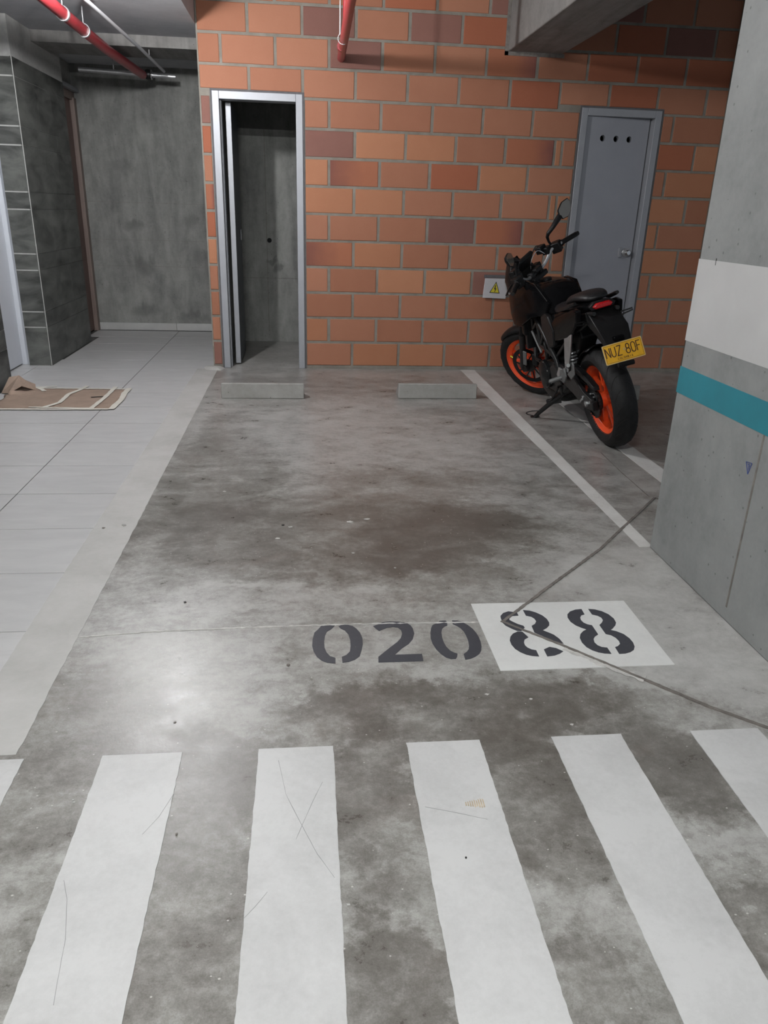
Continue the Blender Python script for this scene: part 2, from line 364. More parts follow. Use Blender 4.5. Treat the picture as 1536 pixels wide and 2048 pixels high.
# ================================================================== THE SETTING
W, H, Z0 = 0.40, 0.20285, 0.0208
BW, BH = W-.018, H-.016
# ---- floor slab (concrete bay and lane; sunk bed under the tiles)
bm = bmesh.new()
abox(bm, -.935, 6.0, -12, 2.6, -.15, 0)
abox(bm, -3.2, -.935, -12, -4.93, -.15, 0)
abox(bm, -3.2, -.935, -4.93, 2.6, -.15, -.009)
floor = setp(link('floor', bm, 'floor'), kind='structure')
# closet floor rises from the same slab; grout bed under tiles
box('grout_bed', -2.6, -1.08, -4.92, 2.04, -.009, -.0035, 'grout', floor)
box('grout_bed', -1.08, -.975, -.13, 2.04, -.009, -.0035, 'grout', floor)
# porcelain floor tiles, one by one
ys = [-2.644+.421*i for i in range(-6, 12)]
cuts = [-2.6, -2.405, -1.552, -1.088]
for yi in ys:
    y0, y1 = max(yi, -4.92)+.0026, min(yi+.421, 2.03)-.0026
    if y1-y0 < .05: continue
    for a, b in zip(cuts[:-1], cuts[1:]):
        lo = a+.0026; hi = b-.0026
        if b == -1.088: hi = -1.088+random.uniform(-.006, .006)
        if a == -2.6 and (y0 < -.76 or y0 > .02): continue
        if a == -2.405:
            if y0 < -.77: lo = -2.345
            elif y0 > .02 and y0 < 1.2: lo = -2.28
            elif y0 >= 1.2: lo = -2.395
        if y0 > -.2 and b == -1.088: hi = -.985
        o = box('tile', lo, hi, y0, y1, -.0035, 0, 'ftile', floor)
        o.location.z = random.uniform(-.0004, .0004)
# screed band between tiles and bay
bm = bmesh.new(); n = 220; L = []; Rr = []
for i in range(n+1):
    y = -4.93+i*(4.93-.06)/n
    L.append((-1.102+random.uniform(-.0015, .0015), y)); Rr.append((-.932+random.uniform(-.0015, .0022), y))
for i in range(n):
    v = [bm.verts.new((L[i][0], L[i][1], .0012)), bm.verts.new((Rr[i][0], Rr[i][1], .0012)), bm.verts.new((Rr[i+1][0], Rr[i+1][1], .0012)), bm.verts.new((L[i+1][0], L[i+1][1], .0012))]
    bm.faces.new(v)
bmesh.ops.remove_doubles(bm, verts=bm.verts, dist=.0001)
g = bmesh.ops.extrude_face_region(bm, geom=bm.faces[:]); bmesh.ops.translate(bm, verts=[e for e in g['geom'] if isinstance(e, bmesh.types.BMVert)], vec=(0, 0, -.009))
setp(link('trim_1', bm, 'band'), kind='structure')
# small mortar heap at the wall foot
prism('mortar_patch', [(-1.03, -.10), (-.9, -.13), (-.87, -.02), (-.96, .02), (-1.06, .0)], 0, .02, 'band', floor, taper=.55, bevel=.005)
# joints in the slab: construction joint and the diamond cut round the pillar
def strip(name, pts, wid, z, mat, parent, h=.002, jit=.003, step=.03):
    P = [Vector((a, b, 0)) for a, b in pts]; out = []
    for i in range(len(P)-1):
        n_ = max(1, int((P[i+1]-P[i]).length/step))
        for j in range(n_): out.append(P[i].lerp(P[i+1], j/n_))
    out.append(P[-1]); l_ = []; r_ = []
    for i, p_ in enumerate(out):
        t = (out[min(i+1, len(out)-1)]-out[max(i-1, 0)]).normalized(); nn = Vector((-t.y, t.x, 0))
        wd = wid if not isinstance(wid, (list, tuple)) else wid[0]+(wid[1]-wid[0])*i/(len(out)-1)
        l_.append(p_+nn*(wd/2+random.uniform(-jit, jit))); r_.append(p_-nn*(wd/2+random.uniform(-jit, jit)))
    bm = bmesh.new()
    A = [bm.verts.new((q_.x, q_.y, z)) for q_ in l_]; B = [bm.verts.new((q_.x, q_.y, z)) for q_ in r_]
    A2 = [bm.verts.new((q_.x, q_.y, z+h)) for q_ in l_]; B2 = [bm.verts.new((q_.x, q_.y, z+h)) for q_ in r_]
    for i in range(len(A)-1):
        bm.faces.new((A2[i], A2[i+1], B2[i+1], B2[i])); bm.faces.new((A[i], A[i+1], A2[i+1], A2[i])); bm.faces.new((B[i], B[i+1], B2[i+1], B2[i])); bm.faces.new((A[i], A[i+1], B[i+1], B[i]))
    bm.faces.new((A[0], A2[0], B2[0], B[0])); bm.faces.new((A[-1], A2[-1], B2[-1], B[-1]))
    return link(name, bm, mat, parent)
strip('slab_joint', [(1.50, -3.19), (1.0, -3.78), (.66, -4.125), (.45, -4.345)], .011, .0, 'joint', floor, h=.0042, jit=.0012, step=.012)
strip('slab_joint', [(.44, -4.345), (.596, -4.5), (.8, -4.72), (.92, -4.85), (1.034, -4.95), (1.42, -5.33), (2.40, -4.35), (1.50, -3.19)], .010, .0, 'joint', floor, h=.0042, jit=.0012, step=.012)
strip('slab_joint', [(-.93, -4.374), (-.7, -4.35), (-.3, -4.338), (.0, -4.337), (.43, -4.347)], .006, .0003, 'chipped', floor, h=.0013, jit=.0028, step=.012)
strip('slab_joint', [(1.51, -2.44), (1.49, -2.8), (1.482, -3.18)], .005, -.0005, 'joint', floor, h=.0012, jit=.001)
# chipped paint beside the joint over the first 8
strip('chipped_edge', [(.60, -4.525), (.70, -4.63), (.79, -4.705)], [.012, .03], .0018, 'chipped', floor, h=.0014, jit=.006, step=.012)
# small stains: chewing gum specks / chips that stand out
for (x, y, r_, m_) in [(-1.06, -3.49, .008, 'joint'), (-.98, -3.46, .012, 'stop'), (-.63, -4.16, .006, 'black'), (-.31, -3.48, .006, 'black'), (-.5, -5.22, .004, 'joint'), (.12, -5.33, .003, 'black'), (-.75, -5.10, .003, 'band'), (-.27, -4.57, .007, 'joint')]:
    pts = [(x+r_*random.uniform(.5, 1.1)*math.cos(a), y+r_*random.uniform(.5, 1.1)*math.sin(a)) for a in [i*math.pi/5 for i in range(10)]]
    prism('speck', pts, 0.0008, .0035, m_, floor)

# ---- brick wall with two door openings
D1 = (-.888, -.194, 2.088); D2 = (1.982, 2.658, 2.088); WX0, WX1, WZ = -.972, 3.182, 2.95
wall = bmesh.new(); MY = .0045
for (a, b, c, d) in [(WX0, D1[0], 0, WZ), (D1[0], D1[1], D1[2], WZ), (D1[1], D2[0], 0, WZ), (D2[0], D2[1], D2[2], WZ), (D2[1], WX1, 0, WZ)]:
    abox(wall, a, b, MY, .12, c, d)
# recess for the electrical box
wall = setp(link('wall_back', wall, 'mortar'), kind='structure')
cache = {}
def brick(x0, x1, z0, z1, m_):
    w_, h_ = round(x1-x0, 3), round(z1-z0, 3)
    key = (w_, h_, m_)
    if key not in cache:
        bm = bmesh.new(); abox(bm, -w_/2, w_/2, -.0, .03, -h_/2, h_/2)
        bmesh.ops.bevel(bm, geom=[e for e in bm.edges if abs(e.verts[0].co.y) < 1e-5 and abs(e.verts[1].co.y) < 1e-5], offset=.004, segments=1, affect='EDGES')
        me = bpy.data.meshes.new('brick'); bmesh.ops.recalc_face_normals(bm, faces=bm.faces); bm.to_mesh(me); bm.free(); me.materials.append(M[m_]); cache[key] = me
    o = bpy.data.objects.new('brick', cache[key]); COL.objects.link(o); o.parent = wall
    o.location = ((x0+x1)/2+random.uniform(-.0015, .0015), random.uniform(-.0015, .0015), (z0+z1)/2+random.uniform(-.001, .001)); o.rotation_euler = (0, random.uniform(-.003, .003), 0)
SPEC = {(9, -1): 'brick_dark', (8, 0): 'brick_redl', (8, 2): 'brick_red', (6, 2): 'brick_dark', (6, 3): 'brick_redr', (5, -1): 'brick_redl', (9, 3): 'brick_redr', (4, 3): 'brick_dark',
        (1, 1): 'brick_pale', (12, 0): 'brick_dark', (13, -1): 'brick_dark', (13, 1): 'brick_dark', (13, 2): 'brick_red', (13, 3): 'brick_red', (12, 5): 'brick_red', (12, 6): 'brick_red', (12, 7): 'brick_red', (14, 3): 'brick_dark', (14, 5): 'brick_dark', (13, 5): 'brick_red', (13, 6): 'brick_dark', (14, 1): 'brick_red',
        (11, 3): 'brick_red', (10, 4): 'brick', (12, 3): 'brick_redr', (11, 5): 'brick_red', (9, 6): 'brick_red', (9, 'L'): 'brick_red', (10, 'L'): 'brick_dark', (6, 'L'): 'brick_red', (1, 'L'): 'brick_dark', (7, 'L'): 'brick_redr', (3, 2): 'brick', (2, -1): 'brick_pale', (8, -1): 'brick_pale', (7, -1): 'brick_pale', (7, 0): 'brick_pale', (9, 1): 'brick_pale'}
J = .0105
def opening_split(a, b, z0, z1, k_):
    """clip a brick against the two openings"""
    segs = [(a, b)]
    for D in (D1, D2):
        if z0 < D[2]+.005:
            nz = []
            for (p_, q_) in segs:
                if q_ <= D[0]-.002 or p_ >= D[1]+.002: nz.append((p_, q_)); continue
                if p_ < D[0]-.02: nz.append((p_, D[0]-.008))
                if q_ > D[1]+.02: nz.append((D[1]+.008, q_))
            segs = nz
    return segs
for k_ in range(1, 15):
    z0, z1 = Z0+(k_-1)*H+.0095, Z0+k_*H-.0095
    off = .2 if k_ % 2 else 0.0
    edges = [off+W*i for i in range(-4, 5)]
    edges = [e for e in edges if e > WX0+.03]
    if k_ < 11:
        edges = [WX0, D1[0]] + [e for e in edges if e > D1[1]-.01 and e < D2[0]-.04]
        edges = [WX0] + [D1[0]] + [D1[1]] + [e for e in edges[2:] if e > D1[1]+.05]
        if k_ % 2: edges = [e for e in edges if e < 1.9] + [1.862]
        edges += [D2[0], D2[1]]
        edges += ([2.757] if k_ % 2 == 0 else [2.972]) + [WX1]
    else:
        edges = [WX0] + edges + [2.0+(.2 if k_ % 2 else 0), 2.4+(.2 if k_ % 2 else 0), 2.8+(.2 if k_ % 2 else 0), WX1]
        edges = sorted(set(round(e, 4) for e in edges))
    edges = sorted(set(round(e, 4) for e in edges))
    for a, b in zip(edges[:-1], edges[1:]):
        if k_ < 11 and ((a >= D1[0]-.01 and b <= D1[1]+.01) or (a >= D2[0]-.01 and b <= D2[1]+.01)): continue
        if b-a < .03: continue
        idx = 'L' if (k_ < 11 and b <= D1[0]+.01) else math.floor((a+.01-(off if off == 0 else .2)+(.0))/W) + (0 if off == 0 else 0)
        if idx != 'L' and k_ % 2: idx = math.floor((a+.01-.2)/W)
        if idx != 'L' and k_ < 11 and abs(a-D1[1]) < .01: idx = -1
        if idx != 'L' and k_ < 11 and a > D2[1]-.01: idx = 6 if a < 2.7 else 7
        m_ = SPEC.get((k_, idx), None)
        if m_ is None: m_ = random.choice(['brick', 'brick', 'brick', 'brick_pale'] if k_ < 11 else ['brick', 'brick', 'brick'])
        zz0 = z0
        if k_ == 11:
            if D1[0] < (a+b)/2 < D1[1] or D2[0] < (a+b)/2 < D2[1]: zz0 = 2.092
        # keep bricks clear of the electrical box niche
        brick(a+J, b-J, zz0, z1, m_)
# mortar line round the frames is the wall itself; wall end beyond the bricks: rear column
bm = bmesh.new(); abox(bm, WX1, 3.75, -.05, .25, 0, WZ); setp(link('wall_right_rear', bm, 'pillar'), kind='structure')
bm = bmesh.new(); abox(bm, 3.75, 6.0, .0, .12, 0, WZ); setp(link('wall_back_far', bm, 'mortar'), kind='structure')

# ---- closet behind door 1
bm = bmesh.new()
abox(bm, -.97, -.89, .12, 2.04, 0, 2.5)      # left partition, also the hall's right side
abox(bm, -.89, .5, 1.41, 1.5, 0, 2.5); abox(bm, .4, .5, .12, 1.41, 0, 2.5)
abox(bm, -.89, .5, .12, 1.5, 2.45, 2.5)
setp(link('wall_closet', bm, 'wall_concrete'), kind='structure')
# second closet, behind door 2
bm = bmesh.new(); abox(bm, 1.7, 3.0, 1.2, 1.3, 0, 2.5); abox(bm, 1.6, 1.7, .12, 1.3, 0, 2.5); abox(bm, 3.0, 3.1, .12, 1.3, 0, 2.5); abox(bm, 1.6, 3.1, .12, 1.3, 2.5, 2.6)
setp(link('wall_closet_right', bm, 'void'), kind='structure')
# ---- hall back wall with skirting
hb = box('wall_hall_back', -2.7, -.97, 2.04, 2.16, 0, 2.55, 'wall_concrete'); setp(hb, kind='structure')
bb = empty('baseboard_back', (0, 0, 0)); setp(bb, kind='structure')
for a, b in ((-2.385, -1.582), (-1.578, -.975)): box('skirting_tile', a, b, 2.028, 2.04, 0, .078, 'skirt', bb, bevel=.002)
# form joints and tie-hole stains of the poured wall
for (x0, z, x1) in [(-2.38, .66, -.98), (-2.38, .92, -.98), (-2.38, 1.28, -.98)]:
    box('form_line', x0, x1, 2.039, 2.0402, z-.001, z+.001, 'joint', hb)
for x in (-.56,):
    box('form_line', x-.002, x+.002, 1.4075, 1.411, .1, 1.95, 'joint', bpy.data.objects['wall_closet'])
box('form_line', -.8, -.2, 1.4075, 1.411, .62, .623, 'joint', bpy.data.objects['wall_closet'])
bm = bmesh.new(); alathe(bm, [(.022, 0), (.022, .004)], (-.535, 1.404, .975), 'y', 20); link('tie_hole', bm, 'void', bpy.data.objects['wall_closet'])
for (x, z, r_) in [(-1.93, 1.05, .05), (-1.36, 1.12, .045), (-1.86, .66, .06), (-1.30, .72, .04), (-1.9, .25, .04), (-1.1, 1.5, .04)]:
    pts = [(x+r_*random.uniform(.35, 1.0)*math.cos(a)*.8, z+r_*random.uniform(.35, 1.0)*math.sin(a)) for a in [i*math.pi/9 for i in range(18)]]
    pass

# ---- left side: tiled pillar, wooden door, white door in its recess, near tiled wall
ZR = [0, .314, .437, .758, .882, 1.207, 1.332, 1.656, 1.784, 2.113, 2.24]
lw = bmesh.new()
abox(lw, -2.47, -2.295, .0065, 1.28, 0, 2.5)     # pillar core
abox(lw, -3.0, -2.62, -12, 2.1, 0, 2.5)         # mass behind the doors
abox(lw, -2.62, -2.347, -12, -.773, 0, 2.5)      # near wall core
abox(lw, -2.62, -2.46, -.78, .06, 2.1, 2.5)     # lintel over the white door
abox(lw, -2.62, -2.42, 1.28, 2.04, 2.25, 2.5)   # lintel over the wooden door
abox(lw, -2.62, -2.47, .06, 1.30, 0, 2.5)
wl = setp(link('wall_left', lw, 'wgrout'), kind='structure')
def wtile(x0, x1, y0, y1, z0, z1):
    o = box('tile', x0, x1, y0, y1, z0, z1, 'wtile', wl); return o
g = .005
for a, b in zip(ZR[:-1], ZR[1:]):
    wtile(-2.468, -2.292, .004, .016, a+g, b-g)                    # front of the pillar
    cutsy = [.004, .50, .86, 1.28] if (b-a) > .2 else [.004, .64, .93, 1.28]
    for c, d in zip(cutsy[:-1], cutsy[1:]): wtile(-2.305, -2.292, c+.001, d-.001, a+.0015, b-.0015)
for a, b in zip([0, .272, .408, .72, .85, 1.17, 1.30, 1.62, 1.75, 2.07], [.272, .408, .72, .85, 1.17, 1.30, 1.62, 1.75, 2.07, 2.24]):
    yy = -.775
    while yy > -3.8:
        wtile(-2.355, -2.344, yy-.6+g/2, yy-g/2, a+g/2, b-g/2); yy -= .6
    wtile(-2.46, -2.344, -.779, -.770, a+g/2, b-g/2)
    wtile(-2.355, -2.344, -.775, -.7705, a+g/2, b-g/2) if False else None
box('corner_trim', -2.2955, -2.2905, .0025, .0085, 0, 2.24, 'wgrout', wl)
# plaster above the tiles
pl = bmesh.new(); abox(pl, -2.47, -2.297, .010, 1.282, 2.243, 2.5); abox(pl, -2.47, -2.349, -12, -.774, 2.243, 2.5); abox(pl, -2.47, -2.40, -.774, .010, 2.13, 2.5)
setp(link('trim_2', pl, 'plaster'), kind='structure')
# wooden door at the end of the hall
d3 = empty('door_3', (-2.45, 1.6, 0)); setp(d3, 'reddish wooden door at the far left end of the hall, beside the bare concrete wall', None, kind='structure')
def inparent(o, p):
    o.parent = p; o.location = tuple(-c for c in p.location); return o
inparent(box('door_leaf', -2.49, -2.425, 1.282, 1.955, .012, 2.18, 'wood', bevel=.003), d3)
inparent(box('door_jamb', -2.47, -2.385, 1.955, 2.037, .0, 2.20, 'wood2', bevel=.003), d3)
inparent(box('door_head', -2.47, -2.40, 1.282, 2.037, 2.18, 2.25, 'wood2', bevel=.003), d3)
inparent(box('head_trim', -2.40, -2.35, 1.30, 2.03, 2.25, 2.285, 'alu', bevel=.003), d3)
# white door
d4 = empty('door_4', (-2.53, -.36, 0)); setp(d4, kind='structure')
inparent(box('door_leaf', -2.57, -2.535, -.77, .045, .012, 2.08, 'whitedoor', bevel=.003), d4)
inparent(box('door_jamb', -2.62, -2.475, .05, .064, .0, 2.12, 'whitedoor', bevel=.003), d4)
inparent(box('door_head', -2.62, -2.475, -.77, .05, 2.085, 2.12, 'whitedoor', bevel=.003), d4)

# ---- doors in the brick wall
def frame(parent, x0, x1, zt, y0, y1, fw):
    for a, b, c_, d_ in ((x0-.013, x0, 0, zt+.013), (x1, x1+.013, 0, zt+.013), (x0, x1, zt, zt+.013)): box('frame_sealant', a, b, -.001, .03, c_, d_, 'sealant', parent)
    box('door_jamb', x0, x0+fw, y0, y1, 0, zt, 'alu', parent, bevel=.003)
    box('door_jamb', x1-fw, x1, y0, y1, 0, zt, 'alu', parent, bevel=.003)
    box('door_head', x0+fw, x1-fw, y0, y1, zt-fw*1.05, zt, 'alu', parent, bevel=.003)
d1 = empty('door_1'); setp(d1, kind='structure')
frame(d1, -.880, -.202, 2.078, -.006, .125, .052)
box('door_stop', -.828, -.818, .06, .125, 0, 2.03, 'alu', d1)
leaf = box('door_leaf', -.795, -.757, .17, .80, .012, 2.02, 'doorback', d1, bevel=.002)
box('leaf_edge', -.797, -.755, .155, .17, .012, 2.02, 'alu', leaf, bevel=.002)
box('lock_plate', -.755, -.748, .66, .70, 1.0, 1.09, 'alu', leaf, bevel=.002)
d2 = empty('door_2'); setp(d2, kind='structure')
frame(d2, 1.990, 2.650, 2.078, -.006, .125, .052)
box('door_stop', 2.585, 2.598, .110, .125, 0, 2.03, 'doorgrey', d2)
# leaf with three real vent holes: plate with a boolean-free ring construction
def holed_leaf(x0, x1, z0, z1, y0, y1, holes, r_, seg=24):
    bm = bmesh.new(); hz = holes[0][1]; band = (hz-.06, hz+.06)
    abox(bm, x0, x1, y0, y1, z0, band[0]); abox(bm, x0, x1, y0, y1, band[1], z1)
    xs = [x0]+[(holes[i][0]+holes[i+1][0])/2 for i in range(len(holes)-1)]+[x1]
    for i, (cx, cz) in enumerate(holes):
        a, b = xs[i], xs[i+1]
        circ = []; sq = []
        for j in range(seg):
            t = 2*math.pi*j/seg; c, s_ = math.cos(t), math.sin(t)
            circ.append((cx+r_*c, cz+r_*s_))
            hw = (b-cx) if c > 0 else (cx-a); hh = .06
            kx = hw/abs(c) if abs(c) > 1e-6 else 1e9; kz = hh/abs(s_) if abs(s_) > 1e-6 else 1e9; kk = min(kx, kz)
            sq.append((cx+kk*c, cz+kk*s_))
        for (yy) in (y0, y1):
            C = [bm.verts.new((p_[0], yy, p_[1])) for p_ in circ]; S = [bm.verts.new((p_[0], yy, p_[1])) for p_ in sq]
            for j in range(seg): bm.faces.new((C[j], C[(j+1) % seg], S[(j+1) % seg], S[j]))
            # corner fill
            for (px_, pz_) in ((a, band[0]), (a, band[1]), (b, band[0]), (b, band[1])):
                best = sorted(range(seg), key=lambda j: (sq[j][0]-px_)**2+(sq[j][1]-pz_)**2)[:2]
                c_ = bm.verts.new((px_, yy, pz_)); j0, j1 = sorted(best)
                try: bm.faces.new((S[j0], S[j1], c_))
                except Exception: pass
        C0 = [bm.verts.new((p_[0], y0, p_[1])) for p_ in circ]; C1 = [bm.verts.new((p_[0], y1, p_[1])) for p_ in circ]
        for j in range(seg): bm.faces.new((C0[j], C0[(j+1) % seg], C1[(j+1) % seg], C1[j]))
    return bm
leaf2 = link('door_leaf', holed_leaf(2.045, 2.592, .012, 2.022, .062, .10, [(2.197, 1.869), (2.315, 1.869), (2.430, 1.869)], .0235), 'doorgrey', d2)
_lf = leaf2.data
_rm = Matrix.Translation((2.045, .015, 0)) @ Matrix.Rotation(R(6.0), 4, 'Z') @ Matrix.Translation((-2.045, -.062, 0))
_parts = [leaf2]
_parts.append(box('strike_plate', 2.462, 2.487, .040, .062, .965, 1.045, 'alu', leaf2, bevel=.002))
_parts.append(lathe('lock_rosette', [(.036, 0), (.036, -.006), (.030, -.010)], (2.535, .062, 1.005), 'galv', leaf2, seg=28))
_parts.append(lathe('door_knob', [(.015, -.008), (.017, -.025), (.023, -.034), (.025, -.05), (.016, -.058)], (2.535, .062, 1.005), 'chrome', leaf2, seg=24))
for _o in _parts: _o.data.transform(_rm)

# ---- ceilings and beams
c = bmesh.new(); abox(c, -3.0, -.975, -12, 2.16, 2.5, 3.0); setp(link('ceiling', c, 'ceil'), kind='structure')
c = bmesh.new(); abox(c, -.975, 6.0, -12, 2.6, 2.95, 3.1); setp(link('ceiling_bay', c, 'ceil'), kind='structure')
c = bmesh.new(); abox(c, -2.62, -.98, .52, 1.02, 2.42, 2.5); setp(link('trim_3', c, 'beam'), kind='structure')
c = bmesh.new(); abox(c, 1.36, 1.785, -12, .0, 2.432, 2.95)
setp(link('trim_4', c, 'beam', bevel=.006), kind='structure')
# dark gap round the beam where it meets the bricks
c = bmesh.new(); abox(c, 1.333, 1.36, -.004, .004, 2.405, 2.95); abox(c, 1.333, 1.80, -.004, .004, 2.405, 2.432)
setp(link('trim_5', c, 'joint'), kind='structure')

# ================================================================== THINGS
# ---- big pillar with white and teal bands
pil = empty('concrete_pillar', (1.42, -4.35, 0))
setp(pil, 'thick raw concrete pillar with a white and a teal band at the right edge', 'pillar')
bm = bmesh.new(); abox(bm, 1.22, 1.62, -4.93, -3.765, 0, 2.95)
inparent(link('shaft', bm, 'pillar', bevel=.006), pil)
def ring(name, z0, z1, mat):
    bm = bmesh.new(); e = .0012; abox(bm, 1.22-e, 1.62+e, -4.93-e, -3.765+e, z0, z1); return inparent(link(name, bm, mat), pil)
ring('white_band', .858, 1.150, 'dado'); ring('teal_band', .661, .761, 'teal')
inparent(box('form_seam', 1.2185, 1.222, -4.374, -4.366, .05, .66, 'joint'), pil)
bm = bmesh.new()
tri = [(-4.323+a, .541+b) for a, b in ((-.016, .016), (.016, .012), (-.006, -.024))]
atube(bm, [(1.2188, *tri[0]), (1.2188, *tri[1])], .0012, 6); atube(bm, [(1.2188, *tri[1]), (1.2188, *tri[2])], .0012, 6); atube(bm, [(1.2188, *tri[2]), (1.2188, *tri[0])], .0012, 6)
atube(bm, [(1.2188, -4.331, .545), (1.2188, -4.318, .549)], .001, 6); atube(bm, [(1.2188, -4.325, .552), (1.2188, -4.328, .532)], .001, 6)
inparent(link('marker_triangle', bm, 'blueink'), pil)['label'] = 'small blue hand-drawn triangle'
inparent(box('tick_mark', 1.2186, 1.2196, -3.888, -3.884, 1.135, 1.158, 'black'), pil)

# ---- painted lines and numbers on the floor
def marking(name, pts, mat, label, cat, z=.0, h=.0018, group=None, parent=None):
    o = prism(name, pts, z, z+h, mat, parent); 
    if parent is None: setp(o, label, cat, group)
    return o
def rough_quad(x0a, x1a, ya, x0b, x1b, yb, jit=.0011, n=36):
    pts = []
    for i in range(n+1): t = i/n; pts.append((x0a+(x0b-x0a)*t+random.uniform(-jit, jit), ya+(yb-ya)*t))
    for i in range(n, -1, -1): t = i/n; pts.append((x1a+(x1b-x1a)*t+random.uniform(-jit, jit), ya+(yb-ya)*t))
    return pts
SN = ['white crosswalk stripe cut off by the left edge of the picture', 'second white crosswalk stripe from the left, shiny at its top', 'third white crosswalk stripe from the left, standing almost upright',
      'white crosswalk stripe with a small brown smear near its top', 'white crosswalk stripe just right of the one with the brown smear', 'rightmost white crosswalk stripe, below the end of the saw-cut joint']
SX = [(-1.10, -.908), (-.720, -.526), (-.337, -.148), (.041, .234), (.427, .617), (.811, 1.004)]
for i, (a, b) in enumerate(SX):
    s = marking('crosswalk_stripe', rough_quad(a, b, -4.948, a-.012, b-.012, -7.6, n=160), 'stripe', SN[i], 'floor marking', group='white crosswalk stripes')
    if i == 3:
        for q_ in range(9):
            x_ = .150+q_*.0052; h_ = .002+.0011*q_+random.random()*.004
            marking('brown_smear', [(x_, -5.176-h_), (x_+.0032, -5.177-h_*.8), (x_+.0036, -5.172+h_*.8), (x_+.0008, -5.171+h_)], 'amber', '', '', .0018, .0004, parent=s)
SCR = {1: [[(-.7069, -5.3273), (-.6881, -5.3743), (-.6659, -5.4643), (-.656, -5.549), (-.6502, -5.592)], [(-.5256, -5.0964), (-.5469, -5.1655), (-.5735, -5.215)]],
       2: [[(-.286, -4.9947), (-.2651, -5.1142), (-.2323, -5.2026), (-.1949, -5.2976), (-.1609, -5.3608)], [(-.1789, -5.0782), (-.2036, -5.1427), (-.2408, -5.2529)], [(-.2967, -5.3858), (-.3196, -5.4194), (-.3392, -5.444)]],
       3: [[(.055, -5.1765), (.1159, -5.1964), (.1913, -5.2248)]]}
_st = [o for o in COL.objects if o.name.startswith('crosswalk_stripe')]; _st.sort(key=lambda o: o.name)
for i, L_ in SCR.items():
    for P_ in L_: strip('scratch', P_, .0011, .0016, 'scuff', _st[i], h=.0005, jit=.0003, step=.02)
for (x, y, r_, m_) in [(-.747, -5.105, .0035, 'band'), (-.025, -3.775, .006, 'band'), (.129, -3.918, .006, 'band'), (1.658, -2.858, .012, 'joint'), (-.136, -5.427, .005, 'band'), (-.563, -4.825, .005, 'joint'), (.7012, -5.416, .003, 'band'),
                       (-.02, -3.45, .016, 'chipped'), (.06, -3.42, .013, 'chipped'), (-.28, -3.5, .011, 'chipped'), (-.33, -3.62, .010, 'chipped'), (.55, -3.2, .008, 'chipped'), (-.6, -3.05, .010, 'chipped'), (.3, -4.75, .007, 'chipped'), (.5, -4.9, .006, 'chipped'), (.42, -4.78, .006, 'chipped')]:
    pts = [(x+r_*random.uniform(.5, 1.2)*math.cos(a), y+r_*random.uniform(.3, .8)*math.sin(a)) for a in [i*math.pi/5 for i in range(10)]]
    prism('chip', pts, 0.0, .0016, m_, floor)
marking('parking_line', rough_quad(1.150, 1.275, -.012, 1.178, 1.235, -3.76, n=70), 'line', 'long off-white bay line running from the brick wall to the pillar', 'floor marking')
marking('parking_line', rough_quad(1.650, 1.757, -.4, 1.636, 1.745, -3.3, n=60), 'line', 'off-white bay line passing under the motorcycle', 'floor marking')
pan = marking('number_panel', [(.3635, -4.218), (.9215, -4.221), (.918, -4.633), (.367, -4.635)], 'plate_paint', 'white painted panel on the floor behind the digits 88', 'floor marking')
